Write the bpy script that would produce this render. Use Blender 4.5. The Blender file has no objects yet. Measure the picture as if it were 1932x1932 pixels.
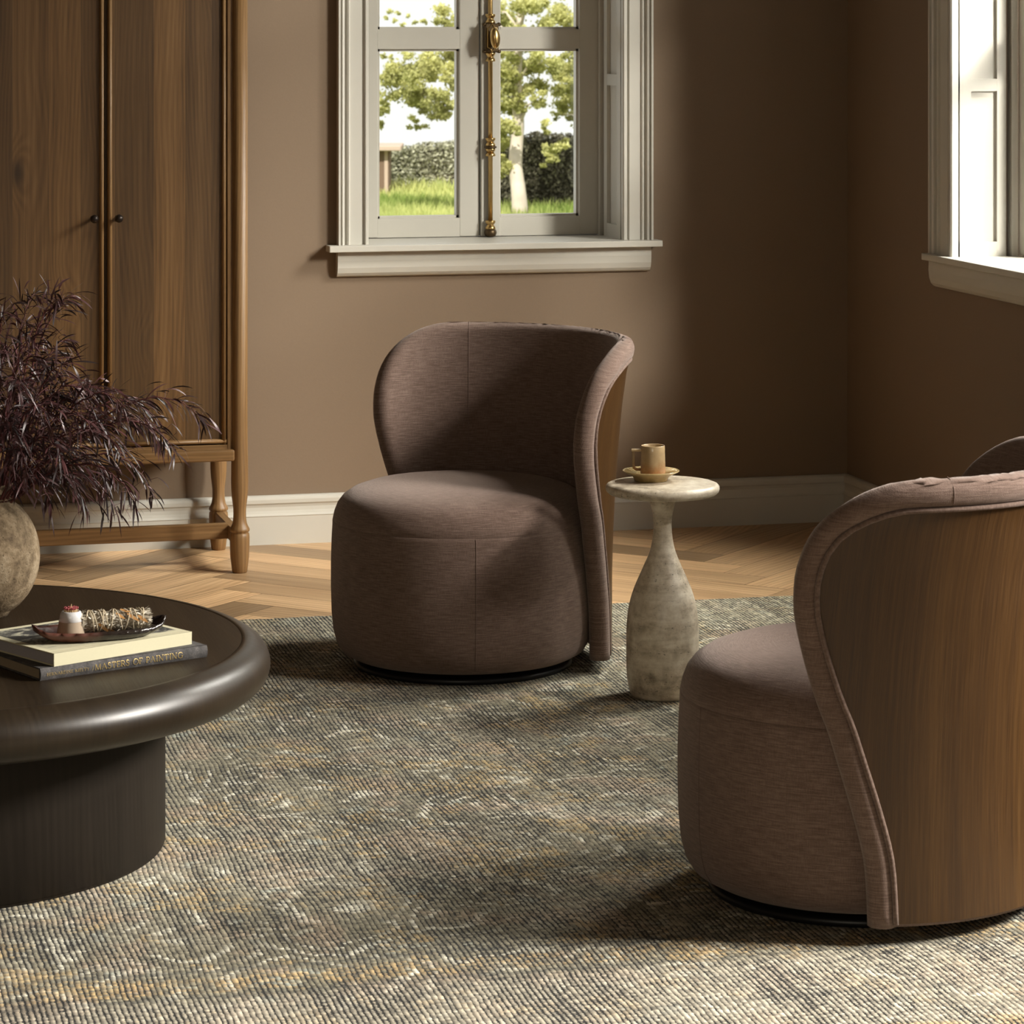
import bpy, bmesh, math, random
from mathutils import Vector, Matrix
random.seed(7)
PI = math.pi
S = bpy.context.scene
COL = S.collection

# ------------------------------------------------------------------ camera
A = math.radians(14.036)          # the camera looks 14 degrees to the right of the back wall's normal
CA, SA = math.cos(A), math.sin(A)
F = 5900.0                        # focal length in pixels of the 1932 px frame
HC = 1.5                          # camera height
cam_d = bpy.data.cameras.new('camera')
cam = bpy.data.objects.new('camera', cam_d)
COL.objects.link(cam)
cam.location = (0, 0, HC)
cam.rotation_euler = (PI / 2, 0, -A)
cam_d.sensor_width = 36
cam_d.lens = F / 1932 * 36
cam_d.shift_y = (40 - 966) / 1932
cam_d.clip_end = 500
cam_d.dof.use_dof = True
cam_d.dof.focus_distance = 6.9
cam_d.dof.aperture_fstop = 22
S.camera = cam

def c2r(X, Y):
    """camera ground frame (right, ahead) -> room frame"""
    return (X * CA + Y * SA, -X * SA + Y * CA)

def at(px, py, Y):
    """the point of the photograph at distance Y ahead"""
    X = (px - 966) / F * Y
    u, v = c2r(X, Y)
    return Vector((u, v, HC - (py - 40) / F * Y))

def on_z(px, py, z):
    return at(px, py, (HC - z) * F / (py - 40))

# ------------------------------------------------------------------ mesh collecting
class MB:
    def __init__(self):
        self.v, self.f, self.uv, self.sm, self.mi = [], [], [], [], []

    def add(self, verts, faces, uvs=None, smooth=True, mi=0):
        o = len(self.v)
        self.v += [tuple(p) for p in verts]
        for k, fc in enumerate(faces):
            self.f.append([i + o for i in fc])
            self.uv.append(uvs[k] if uvs else None)
            self.sm.append(smooth)
            self.mi.append(mi)
        return self

    def box(self, x0, x1, y0, y1, z0, z1, bev=0.0, seg=2, grain=2, mi=0, off=(0, 0), M=None):
        bm = bmesh.new()
        bmesh.ops.create_cube(bm, size=1)
        for q in bm.verts:
            q.co = Vector((x0 + (q.co.x + .5) * (x1 - x0), y0 + (q.co.y + .5) * (y1 - y0), z0 + (q.co.z + .5) * (z1 - z0)))
        if bev > 0:
            bmesh.ops.bevel(bm, geom=list(bm.edges), offset=bev, segments=seg, affect='EDGES', profile=.5)
        bm.normal_update()
        vs = [q.co.copy() for q in bm.verts]
        bm.verts.index_update()
        fs, us = [], []
        for fc in bm.faces:
            n = [abs(c) for c in fc.normal]
            k = n.index(max(n))
            oth = [i for i in range(3) if i != k and i != grain]
            a = oth[0]
            fs.append([q.index for q in fc.verts])
            us.append([(q.co[a] + off[0], q.co[grain] + off[1]) for q in fc.verts])
        if M is not None:
            vs = [M @ q for q in vs]
        self.add(vs, fs, us, smooth=False, mi=mi)
        bm.free()
        return self

    def lathe(self, prof, n=48, c=(0, 0, 0), cap0=True, cap1=True, mi=0, uoff=0.0):
        vs, fs, us = [], [], []
        m = len(prof)
        rm = max(p[0] for p in prof)
        s = [0.0]
        for i in range(1, m):
            s.append(s[-1] + math.hypot(prof[i][0] - prof[i - 1][0], prof[i][1] - prof[i - 1][1]))
        for (r, z) in prof:
            for k in range(n):
                a = 2 * PI * k / n
                vs.append((c[0] + r * math.cos(a), c[1] + r * math.sin(a), c[2] + z))
        for i in range(m - 1):
            for k in range(n):
                k2 = (k + 1) % n
                fs.append((i * n + k, i * n + k2, (i + 1) * n + k2, (i + 1) * n + k))
                ua, ub = uoff + rm * 2 * PI * k / n, uoff + rm * 2 * PI * (k + 1) / n
                us.append([(ua, s[i]), (ub, s[i]), (ub, s[i + 1]), (ua, s[i + 1])])
        if cap0 and prof[0][0] > 1e-6:
            fs.append([k for k in range(n)][::-1]); us.append([vs[k][:2] for k in range(n)][::-1])
        if cap1 and prof[-1][0] > 1e-6:
            b = (m - 1) * n
            fs.append([b + k for k in range(n)]); us.append([vs[b + k][:2] for k in range(n)])
        self.add(vs, fs, us, True, mi)
        return self

    def tube(self, pts, r, n=8, closed=False, cap=True, mi=0):
        pts = [Vector(p) for p in pts]
        m = len(pts)
        rr = r if callable(r) else (lambda t: r)
        vs, fs, us = [], [], []
        up = Vector((0, 0, 1))
        prev = None
        L = 0
        Ls = []
        for i, p in enumerate(pts):
            if closed:
                t = pts[(i + 1) % m] - pts[i - 1]
            else:
                t = pts[min(i + 1, m - 1)] - pts[max(i - 1, 0)]
            t.normalize()
            if prev is None:
                a = t.cross(up)
                if a.length < 1e-3:
                    a = t.cross(Vector((1, 0, 0)))
            else:
                a = prev - t * prev.dot(t)
            a.normalize()
            prev = a
            b = t.cross(a)
            q = rr(i / max(1, m - 1))
            for k in range(n):
                g = 2 * PI * k / n
                vs.append(p + (a * math.cos(g) + b * math.sin(g)) * q)
            if i:
                L += (p - pts[i - 1]).length
            Ls.append(L)
        rows = m if closed else m - 1
        for i in range(rows):
            j = (i + 1) % m
            for k in range(n):
                k2 = (k + 1) % n
                fs.append((i * n + k, i * n + k2, j * n + k2, j * n + k))
                us.append([(k * .01, Ls[i]), (k * .01 + .01, Ls[i]), (k * .01 + .01, Ls[i] + .01), (k * .01, Ls[i] + .01)])
        if not closed and cap:
            fs.append(list(range(n))[::-1]); us.append([(0, 0)] * n)
            fs.append([(m - 1) * n + k for k in range(n)]); us.append([(0, 0)] * n)
        self.add(vs, fs, us, True, mi)
        return self

    def grid(self, P, UV=None, smooth=True, flip=False, mi=0):
        m, n = len(P), len(P[0])
        vs = [q for row in P for q in row]
        fs, us = [], []
        for i in range(m - 1):
            for k in range(n - 1):
                ix = [(i, k), (i, k + 1), (i + 1, k + 1), (i + 1, k)]
                if flip:
                    ix = ix[::-1]
                fs.append([a * n + b for a, b in ix])
                us.append([UV[a][b] for a, b in ix] if UV else None)
        self.add(vs, fs, us if UV else None, smooth, mi)
        return self

    def prism(self, prof, o, ax, ay, az, L, smooth=False, mi=0, caps=True):
        """closed 2D profile swept along az for L"""
        o, ax, ay, az = Vector(o), Vector(ax), Vector(ay), Vector(az)
        m = len(prof)
        vs = [o + ax * a + ay * b for a, b in prof] + [o + ax * a + ay * b + az * L for a, b in prof]
        fs, us = [], []
        flip = ax.cross(ay).dot(az) < 0
        s = 0
        for i in range(m):
            j = (i + 1) % m
            d = math.hypot(prof[j][0] - prof[i][0], prof[j][1] - prof[i][1])
            q = [i, j, m + j, m + i]
            w = [(s, 0), (s + d, 0), (s + d, L), (s, L)]
            s += d
            if flip:
                q, w = q[::-1], w[::-1]
            fs.append(q); us.append(w)
        if caps:
            c0, c1 = list(range(m))[::-1], list(range(m, 2 * m))
            if flip:
                c0, c1 = c0[::-1], c1[::-1]
            fs += [c0, c1]
            us += [[(0, 0)] * m, [(0, 0)] * m]
        self.add(vs, fs, us, smooth, mi)
        return self

    def xform(self, M):
        self.v = [tuple(M @ Vector(p)) for p in self.v]
        return self

    def build(self, name, mats, parent=None, attr=None, clean=False):
        me = bpy.data.meshes.new(name)
        me.from_pydata(self.v, [], self.f)
        uvl = me.uv_layers.new(name='UVMap')
        i = 0
        data = [0.0] * (2 * len(me.loops))
        for k, fc in enumerate(self.f):
            uu = self.uv[k]
            for q in range(len(fc)):
                if uu:
                    data[2 * i], data[2 * i + 1] = uu[q][0], uu[q][1]
                else:
                    p = self.v[fc[q]]
                    data[2 * i], data[2 * i + 1] = p[0], p[1]
                i += 1
        uvl.data.foreach_set('uv', data)
        me.polygons.foreach_set('use_smooth', self.sm)
        me.polygons.foreach_set('material_index', self.mi)
        for m in (mats if isinstance(mats, (list, tuple)) else [mats]):
            me.materials.append(m)
        if attr is not None:
            at_ = me.attributes.new('tint', 'FLOAT', 'FACE')
            at_.data.foreach_set('value', attr)
        me.update()
        if clean:
            bm = bmesh.new(); bm.from_mesh(me)
            bmesh.ops.remove_doubles(bm, verts=bm.verts, dist=1e-5)
            bmesh.ops.recalc_face_normals(bm, faces=bm.faces)
            bm.to_mesh(me); bm.free()
        ob = bpy.data.objects.new(name, me)
        COL.objects.link(ob)
        if parent is not None:
            ob.parent = parent
        return ob

def thing(name, label, cat, loc, rz=0.0, group=None):
    o = bpy.data.objects.new(name, None)
    COL.objects.link(o)
    o.empty_display_size = .05
    o.location = loc
    o.rotation_euler = (0, 0, rz)
    o['label'] = label
    o['category'] = cat
    if group:
        o['group'] = group
    return o

def tag(o, label, cat, group=None, kind=None):
    o['label'] = label
    o['category'] = cat
    if group:
        o['group'] = group
    if kind:
        o['kind'] = kind
    return o

def structure(o, label=None, cat=None):
    o['kind'] = 'structure'
    if label:
        o['label'] = label
    if cat:
        o['category'] = cat
    return o

def dup_tree(o, parent=None):
    c = o.copy()
    COL.objects.link(c)
    c.parent = parent
    for ch in list(o.children):
        dup_tree(ch, c)
    return c

# ------------------------------------------------------------------ materials
class NT:
    def __init__(self, name):
        self.m = bpy.data.materials.new(name)
        self.m.use_nodes = True
        self.t = self.m.node_tree
        self.t.nodes.clear()
        self.out = self.t.nodes.new('ShaderNodeOutputMaterial')

    def n(self, kind, ins=None, **props):
        nd = self.t.nodes.new('ShaderNode' + kind)
        for k, v in props.items():
            setattr(nd, k, v)
        for k, v in (ins or {}).items():
            self.put(nd.inputs[k], v)
        return nd

    def put(self, sock, v):
        if isinstance(v, bpy.types.NodeSocket):
            self.t.links.new(v, sock)
        elif v is not None:
            if sock.type == 'RGBA' and len(v) == 3:
                v = (*v, 1)
            sock.default_value = v

    def math(self, op, a, b=0.0, c=0.0, clamp=False):
        return self.n('Math', {0: a, 1: b, 2: c}, operation=op, use_clamp=clamp).outputs[0]

    def vec(self, x=0.0, y=0.0, z=0.0):
        return self.n('CombineXYZ', {0: x, 1: y, 2: z}).outputs[0]

    def sep(self, v):
        o = self.n('SeparateXYZ', {0: v}).outputs
        return o[0], o[1], o[2]

    def noise(self, v, scale=1.0, detail=2.0, rough=.5, dist=0.0):
        return self.n('TexNoise', {'Vector': v, 'Scale': scale, 'Detail': detail, 'Roughness': rough, 'Distortion': dist}).outputs[0]

    def white(self, v):
        return self.n('TexWhiteNoise', {'Vector': v}).outputs[0]

    def vor(self, v, scale=1.0, rnd=1.0, feature='F1', out='Distance'):
        return self.n('TexVoronoi', {'Vector': v, 'Scale': scale, 'Randomness': rnd}, feature=feature).outputs[out]

    def smooth(self, x, a, b, lo=0.0, hi=1.0):
        return self.n('MapRange', {0: x, 1: a, 2: b, 3: lo, 4: hi}, interpolation_type='SMOOTHSTEP').outputs[0]

    def mix(self, f, a, b, mode='MIX'):
        nd = self.n('Mix', {}, data_type='RGBA', blend_type=mode)
        self.put(nd.inputs[0], f)
        self.put(nd.inputs[6], a)
        self.put(nd.inputs[7], b)
        return nd.outputs[2]

    def ramp(self, f, stops):
        nd = self.n('ValToRGB', {0: f})
        e = nd.color_ramp.elements
        e[0].position, e[0].color = stops[0][0], (*stops[0][1], 1)
        e[1].position, e[1].color = stops[-1][0], (*stops[-1][1], 1)
        for p, c in stops[1:-1]:
            q = e.new(p)
            q.color = (*c, 1)
        return nd.outputs[0]

    def scale(self, col, k):
        nd = self.n('VectorMath', {0: col}, operation='SCALE')
        self.put(nd.inputs['Scale'], k)
        return nd.outputs[0]

    def bump(self, h, strength=.3, dist=.002, nrm=None):
        nd = self.n('Bump', {'Height': h, 'Strength': strength, 'Distance': dist})
        if nrm is not None:
            self.put(nd.inputs['Normal'], nrm)
        return nd.outputs[0]

    def pbr(self, col, rough=.5, nrm=None, metal=0.0, spec=.5, sheen=0.0, sheen_rough=.5, coat=0.0, coat_rough=.1, sheen_tint=None):
        p = self.n('BsdfPrincipled', {'Base Color': col, 'Roughness': rough, 'Metallic': metal, 'Specular IOR Level': spec,
                                      'Sheen Weight': sheen, 'Sheen Roughness': sheen_rough, 'Coat Weight': coat, 'Coat Roughness': coat_rough})
        if sheen_tint is not None:
            self.put(p.inputs['Sheen Tint'], sheen_tint)
        if nrm is not None:
            self.put(p.inputs['Normal'], nrm)
        self.t.links.new(p.outputs[0], self.out.inputs[0])
        return self.m

    def uv(self):
        return self.n('TexCoord').outputs['UV']

    def obj(self):
        return self.n('TexCoord').outputs['Object']

def m_plain(name, col, rough=.5, metal=0.0, spec=.5, var=.06, nscale=30.0, bump=0.0, coat=0.0):
    t = NT(name)
    n = t.noise(t.obj(), nscale, 3)
    c = t.scale(t.mix(0.0, col, col), t.math('MULTIPLY_ADD', n, 2 * var, 1 - var))
    return t.pbr(c, rough, t.bump(n, bump, .002) if bump else None, metal, spec, coat=coat)

def m_wood(name, dark, mid, light, plank=0.0, rough=.5, knots=0.0, tint=.25, grain=1.0, attr=False, coat=0.0, bumps=.25, streak=.4, gap=False, ringamp=.05, spec=.5):
    t = NT(name)
    u, v, _ = t.sep(t.uv())
    rnd = 0.5
    gapm = None
    if attr:
        rnd = t.n('Attribute', {}, attribute_name='tint').outputs['Fac']
        u = t.math('MULTIPLY_ADD', rnd, 37.0, u)
        v = t.math('MULTIPLY_ADD', rnd, 91.0, v)
    elif plank:
        wob = t.white(t.vec(t.math('FLOOR', t.math('DIVIDE', u, plank * 2)), 3.3))
        q = t.math('ADD', t.math('DIVIDE', u, plank), t.math('MULTIPLY', wob, .45))
        idx = t.math('FLOOR', q)
        rnd = t.white(t.vec(idx, 1.7))
        if gap:
            fr = t.math('FRACT', q)
            gapm = t.smooth(t.math('MINIMUM', fr, t.math('SUBTRACT', 1.0, fr)), .0, .012)
        v = t.math('MULTIPLY_ADD', rnd, 5.3, v)
    warp = t.noise(t.vec(t.math('MULTIPLY', u, 3.2 * grain), t.math('MULTIPLY', v, .75), rnd), 1.0, 2, .5)
    if knots:
        kv = t.vec(t.math('MULTIPLY', u, 6.6), t.math('MULTIPLY', v, 3.1), 0.0)
        kd = t.vor(kv, 1.0, 1.0)
        big = t.vor(kv, 1.0, 1.0, out='Color')
        on = t.smooth(t.sep(big)[0], 1 - knots, 1 - knots + .05)
        warp = t.math('MULTIPLY_ADD', t.math('MULTIPLY', t.smooth(kd, .40, 0.0), on), .22, warp)
    ring = t.math('SINE', t.math('ADD', t.math('MULTIPLY', u, 520 * grain), t.math('MULTIPLY', warp, 95.0)))
    soft = t.noise(t.vec(t.math('MULTIPLY', u, 26 * grain), t.math('MULTIPLY', v, .9), rnd), 1.0, 3, .5)
    pores = t.noise(t.vec(t.math('MULTIPLY', u, 520 * grain), t.math('MULTIPLY', v, 8.0), 0.0), 1.0, 3, .65)
    midn = t.noise(t.vec(t.math('MULTIPLY', u, 150 * grain), t.math('MULTIPLY', v, 2.4), rnd), 1.0, 3, .6)
    f = t.math('MULTIPLY_ADD', ring, ringamp, t.math('MULTIPLY_ADD', soft, .5, t.math('MULTIPLY_ADD', midn, .38, t.math('MULTIPLY_ADD', pores, streak, .06 - streak * .5))))
    c = t.ramp(f, [(.22, dark), (.5, mid), (.8, light)])
    if tint:
        c = t.scale(c, t.math('MULTIPLY_ADD', rnd, 2 * tint, 1 - tint))
    if knots:
        kn = t.math('MULTIPLY', t.smooth(t.math('ADD', kd, t.math('MULTIPLY', soft, .12)), .26, .1), on)
        c = t.mix(t.math('MULTIPLY', kn, .85), c, tuple(x * .22 for x in dark))
    if gapm is not None:
        c = t.scale(c, t.math('MULTIPLY_ADD', gapm, .55, .45))
    r = t.math('MULTIPLY_ADD', pores, .2, rough - .1)
    return t.pbr(c, r, t.bump(t.math('ADD', pores, t.math('MULTIPLY', ring, .15)), bumps, .0008), spec=spec, coat=coat)

def m_fabric(name, dark, mid, light):
    t = NT(name)
    u, v, _ = t.sep(t.uv())
    slub = t.noise(t.vec(t.math('MULTIPLY', u, 28.0), t.math('MULTIPLY', v, 420.0)), 1.0, 3, .6)
    cross = t.noise(t.vec(t.math('MULTIPLY', u, 520.0), t.math('MULTIPLY', v, 60.0)), 1.0, 2, .6)
    fine = t.noise(t.vec(t.math('MULTIPLY', u, 700.0), t.math('MULTIPLY', v, 700.0)), 1.0, 2, .7)
    big = t.noise(t.vec(t.math('MULTIPLY', u, 6.0), t.math('MULTIPLY', v, 9.0)), 1.0, 2, .5)
    f = t.math('ADD', t.math('MULTIPLY', slub, .5), t.math('ADD', t.math('MULTIPLY', cross, .2), t.math('ADD', t.math('MULTIPLY', fine, .25), t.math('MULTIPLY', big, .1))))
    c = t.ramp(f, [(.33, dark), (.5, mid), (.7, light)])
    h = t.math('ADD', t.math('MULTIPLY', slub, .6), fine)
    return t.pbr(c, .88, t.bump(h, .55, .0016), spec=.2, sheen=.28, sheen_rough=.45, sheen_tint=(1, .86, .78))

def m_stone(name):
    t = NT(name)
    o = t.obj()
    x, y, z = t.sep(o)
    lay = t.noise(t.vec(t.math('MULTIPLY', x, 5.0), t.math('MULTIPLY', y, 5.0), t.math('MULTIPLY', z, 26.0)), 1.0, 5, .62, .4)
    blot = t.noise(o, 38, 5, .65)
    c = t.ramp(t.math('MULTIPLY_ADD', blot, .45, t.math('MULTIPLY', lay, .6)), [(.36, (.22, .18, .13)), (.45, (.45, .375, .275)), (.53, (.63, .545, .42)), (.64, (.80, .73, .60))])
    pit = t.noise(t.vec(t.math('MULTIPLY', x, 150.0), t.math('MULTIPLY', y, 150.0), t.math('MULTIPLY', z, 260.0)), 1.0, 3, .6)
    band = t.smooth(lay, .56, .42)
    pm = t.math('MULTIPLY', t.smooth(pit, .60, .70), t.math('MULTIPLY_ADD', band, .8, .2))
    c = t.mix(t.math('MULTIPLY', pm, .75), c, (.09, .075, .055))
    return t.pbr(c, .36, t.bump(t.math('MULTIPLY', pm, -1.0), .5, .002), spec=.5)

def m_rug(name):
    t = NT(name)
    x, y, z = t.sep(t.obj())
    P, Q = .0094, .0078
    w1 = t.noise(t.vec(t.math('MULTIPLY', x, 1.6), t.math('MULTIPLY', y, 1.9)), 1.0, 2)
    w2 = t.noise(t.vec(t.math('MULTIPLY', x, 26.0), t.math('MULTIPLY', y, 30.0)), 1.0, 2)
    xs = t.math('ADD', x, t.math('ADD', t.math('MULTIPLY', w1, .035), t.math('MULTIPLY', w2, .0042)))
    rx = t.math('DIVIDE', xs, P)
    ix = t.math('FLOOR', rx)
    fx = t.math('SUBTRACT', rx, ix)
    ry = t.math('ADD', t.math('DIVIDE', y, Q), t.math('MULTIPLY', t.white(t.vec(ix, .5)), 1.0))
    iy = t.math('FLOOR', ry)
    fy = t.math('SUBTRACT', ry, iy)
    # the pile's own pattern, one colour per knot
    kx, ky = t.math('MULTIPLY', ix, P), t.math('MULTIPLY', iy, Q)
    k = t.vec(kx, ky)
    cell = t.white(t.vec(ix, iy, 2.0))
    k2 = t.n('VectorMath', {0: k, 1: t.n('TexNoise', {'Vector': k, 'Scale': 7.0, 'Detail': 2.0}).outputs['Color']}, operation='MULTIPLY_ADD')
    k2.inputs[2].default_value = (0, 0, 0)
    warp = t.vec(t.math('MULTIPLY_ADD', t.noise(k, 5, 2), .22, kx), t.math('MULTIPLY_ADD', t.noise(t.vec(ky, kx), 5, 2), .22, ky))
    big = t.noise(k, 1.6, 3, .55)
    base = t.ramp(big, [(.3, (.165, .150, .100)), (.5, (.265, .24, .17)), (.7, (.39, .358, .275))])
    vd = t.vor(warp, 4.4, .9)
    ringm = t.math('SINE', t.math('MULTIPLY', vd, 34.0))
    petal = t.smooth(ringm, .45, .95)
    petal = t.math('MULTIPLY', petal, t.smooth(t.noise(k, 9, 2), .42, .58))
    c = t.mix(t.math('MULTIPLY', petal, .9), base, (.60, .57, .46))
    vc = t.vor(warp, 11.0, 1.0)
    dots = t.math('MULTIPLY', t.smooth(vc, .22, .08), t.smooth(t.noise(t.vec(kx, ky, 5.0), 4, 2), .47, .58))
    c = t.mix(t.math('MULTIPLY', dots, .6), c, (.13, .115, .095))
    och = t.smooth(t.noise(t.vec(kx, ky, 9.0), 8.5, 3, .6), .535, .62)
    c = t.mix(t.math('MULTIPLY', t.math('MULTIPLY', och, t.smooth(t.white(t.vec(ix, iy, 4.0)), .1, .5)), .6), c, (.46, .32, .14))
    blu = t.smooth(t.noise(t.vec(kx, ky, 17.0), 9.0, 3, .6), .60, .68)
    c = t.mix(t.math('MULTIPLY', blu, .6), c, (.36, .39, .34))
    ros = t.smooth(t.noise(t.vec(kx, ky, 27.0), 6.0, 3, .6), .51, .62)
    c = t.mix(t.math('MULTIPLY', ros, .45), c, (.40, .29, .20))
    # woven borders parallel to the ends
    bw = t.math('ADD', ky, t.math('MULTIPLY', t.noise(k, 3, 2), .03))
    def band(v0, half, soft=.012):
        return t.smooth(t.math('ABSOLUTE', t.math('SUBTRACT', bw, v0)), half + soft, half)
    pale = t.smooth(bw, 4.80, 4.72)
    c = t.mix(t.math('MULTIPLY', pale, .5), c, (.50, .45, .36))
    gold = t.math('MULTIPLY', band(4.835, .03), t.smooth(t.noise(k, 14, 2), .38, .55))
    c = t.mix(t.math('MULTIPLY', t.math('MULTIPLY', gold, t.smooth(t.white(t.vec(ix, iy, 4.0)), .1, .6)), .6), c, (.48, .33, .15))
    gold2 = t.math('MULTIPLY', band(4.36, .03), t.smooth(t.noise(k, 14, 2), .40, .55))
    c = t.mix(t.math('MULTIPLY', gold2, .7), c, (.48, .34, .16))
    for v0, a in ((4.905, .5), (4.775, .5), (4.56, .4), (7.48, .4), (7.36, .35)):
        c = t.mix(t.math('MULTIPLY', band(v0, .003, .006), a), c, (.10, .10, .085))
    back = t.smooth(bw, 7.30, 7.42)
    c = t.mix(t.math('MULTIPLY', back, .4), c, (.42, .38, .28))
    c = t.scale(c, t.math('MULTIPLY_ADD', t.math('POWER', cell, .8), .8, .62))
    # rows of knots with dark foundation showing between them
    rib = t.math('SINE', t.math('MULTIPLY', fx, PI))
    kn = t.math('SINE', t.math('MULTIPLY', fy, PI))
    openn = t.noise(t.vec(t.math('MULTIPLY', x, 6.0), t.math('MULTIPLY', y, 5.0), 4.0), 1.0, 3, .6)
    thr = t.math('MULTIPLY_ADD', openn, 1.1, -.20)
    rw = t.white(t.vec(ix, 8.0))
    thr = t.math('ADD', thr, t.math('MULTIPLY_ADD', rw, .34, -.14))
    thr = t.math('ADD', thr, t.math('MULTIPLY_ADD', t.noise(t.vec(t.math('MULTIPLY', x, 60.0), t.math('MULTIPLY', y, 45.0)), 1.0, 3, .6), .9, -.45))
    h = t.math('MULTIPLY', rib, t.math('MULTIPLY_ADD', kn, .62, .38))
    fib = t.noise(t.vec(t.math('MULTIPLY', x, 900.0), t.math('MULTIPLY', y, 900.0)), 1.0, 2)
    h2 = t.math('ADD', h, t.math('MULTIPLY', fib, .35))
    thr = t.math('ADD', thr, t.math('MULTIPLY_ADD', t.white(t.vec(ix, iy, 7.0)), .5, -.25))
    gapm = t.smooth(t.math('SUBTRACT', h2, thr), -.02, .22)
    c = t.mix(gapm, (.022, .021, .019), c)
    return t.pbr(c, .95, t.bump(h2, .6, .004), spec=.1, sheen=.1)

def m_attr(name, c0, c1, rough=.5, spec=.5, trans=0.0, coat=0.0):
    t = NT(name)
    f = t.n('Attribute', {}, attribute_name='tint').outputs['Fac']
    c = t.mix(f, c0, c1)
    if trans:
        d = t.n('BsdfDiffuse', {0: c})
        tr = t.n('BsdfTranslucent', {0: c})
        mx = t.n('MixShader', {0: trans, 1: d.outputs[0], 2: tr.outputs[0]})
        t.t.links.new(mx.outputs[0], t.out.inputs[0])
        return t.m
    return t.pbr(c, rough, spec=spec, coat=coat)

def m_glass(name):
    t = NT(name)
    a = t.n('BsdfTransparent', {0: (.97, .98, .97, 1)})
    b = t.n('BsdfGlossy', {'Color': (1, 1, 1, 1), 'Roughness': .0})
    mx = t.n('MixShader', {0: .035, 1: a.outputs[0], 2: b.outputs[0]})
    t.t.links.new(mx.outputs[0], t.out.inputs[0])
    return t.m

M = {}
M['wall'] = m_plain('taupe_paint', (.208, .149, .102), .75, spec=.25, var=.04, nscale=220, bump=.06)
M['trim'] = m_plain('cream_paint', (.52, .495, .44), .42, spec=.4, var=.02, nscale=40)
M['ceil'] = m_plain('ceiling_paint', (.30, .26, .21), .8)
M['floor'] = m_wood('oak_floor', (.28, .160, .072), (.52, .33, .172), (.72, .50, .285), attr=True, rough=.42, tint=.46, grain=.6, knots=0, bumps=.12, streak=.5, ringamp=.07)
M['floorgap'] = m_plain('floor_joint', (.06, .035, .02), .8)
M['cab'] = m_wood('smoked_oak', (.050, .023, .0068), (.128, .065, .0215), (.205, .114, .046), plank=.088, rough=.5, tint=.36, knots=.5, gap=True)
M['cab2'] = m_wood('smoked_oak_solid', (.085, .040, .013), (.215, .116, .043), (.36, .215, .095), rough=.45, tint=0, grain=1.0)
M['iron'] = m_plain('dark_iron', (.035, .025, .02), .38, metal=.6)
M['fabric'] = m_fabric('mocha_weave', (.074, .048, .037), (.148, .098, .077), (.260, .184, .152))
M['seam'] = m_plain('seam_thread', (.16, .108, .088), .9)
M['shell'] = m_wood('brown_oak_veneer', (.028, .0110, .0018), (.054, .0230, .0038), (.086, .039, .0080), rough=.42, tint=0, grain=1.2, streak=.75, ringamp=.022)
M['black'] = m_plain('black_metal', (.012, .012, .013), .4, metal=.3)
M['stone'] = m_stone('travertine')
M['rug'] = m_rug('hand_knotted_pile')
M['dtop'] = m_wood('espresso_wood', (.013, .0085, .0045), (.021, .0135, .0070), (.032, .021, .011), rough=.40, tint=0, bumps=.05, spec=.22)
M['drim'] = m_wood('espresso_wood_polished', (.013, .0085, .0045), (.021, .0135, .0070), (.032, .021, .011), rough=.37, tint=0, bumps=.05, spec=.5)
M['dbase'] = m_wood('espresso_wood_satin', (.012, .009, .0065), (.018, .0135, .010), (.026, .020, .015), rough=.6, tint=0, bumps=.05, grain=.8, spec=.2)
M['brass'] = m_plain('aged_brass', (.50, .34, .14), .28, metal=1.0, var=.2, nscale=60)
M['dbrass'] = m_plain('dark_patina_brass', (.09, .06, .03), .42, metal=.8, var=.3, nscale=200)
M['glass'] = m_glass('window_glass')
M['cream'] = m_plain('cream_cloth', (.62, .58, .40), .7, var=.03, nscale=300)
M['page'] = m_plain('page_edges', (.42, .40, .42), .85, var=.15, nscale=900)
M['page2'] = m_plain('yellowed_page_edges', (.34, .27, .18), .85, var=.2, nscale=900)
M['gold'] = m_plain('worn_gilt', (.42, .30, .10), .45, metal=.4, var=.35, nscale=900)
M['twine'] = m_plain('natural_twine', (.55, .46, .32), .9)
M['petal'] = m_plain('dried_petal', (.58, .30, .11), .5, var=.35, nscale=80)
M['white_glaze'] = m_plain('white_glaze', (.62, .62, .62), .18, var=.08, nscale=400)
M['clay'] = m_plain('bare_clay', (.36, .28, .20), .75, var=.1, nscale=120)
M['foliage'] = m_attr('burgundy_leaf', (.022, .012, .012), (.10, .036, .038), .42, .5)
M['stemm'] = m_plain('burgundy_stem', (.11, .03, .03), .5)
M['sage'] = m_attr('dried_sage', (.30, .25, .18), (.78, .73, .62), .8, .2)
M['match'] = m_plain('match_wood', (.60, .42, .22), .7)
M['mtip'] = m_plain('match_head', (.28, .04, .045), .6)
M['grass'] = m_attr('lawn_blade', (.22, .32, .07), (.80, .80, .34), trans=.35)
M['leaf'] = m_attr('tree_leaf', (.30, .31, .10), (.88, .86, .42), trans=.45)
M['hedge'] = m_attr('hedge_leaf', (.16, .16, .10), (.70, .69, .52), trans=.2)
M['ivy'] = m_attr('ivy_leaf', (.055, .05, .035), (.36, .34, .24), trans=.2)
M['bark'] = m_plain('pale_bark', (.66, .57, .48), .9, var=.4, nscale=3)
M['soil'] = m_plain('lawn_ground', (.26, .30, .09), .95, var=.3, nscale=2)
M['hedgecore'] = m_plain('hedge_twigs', (.055, .05, .035), .95)
M['shedw'] = m_plain('shed_boards', (.20, .13, .09), .9)
M['shedr'] = m_plain('shed_roof', (.55, .42, .34), .9)

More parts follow.
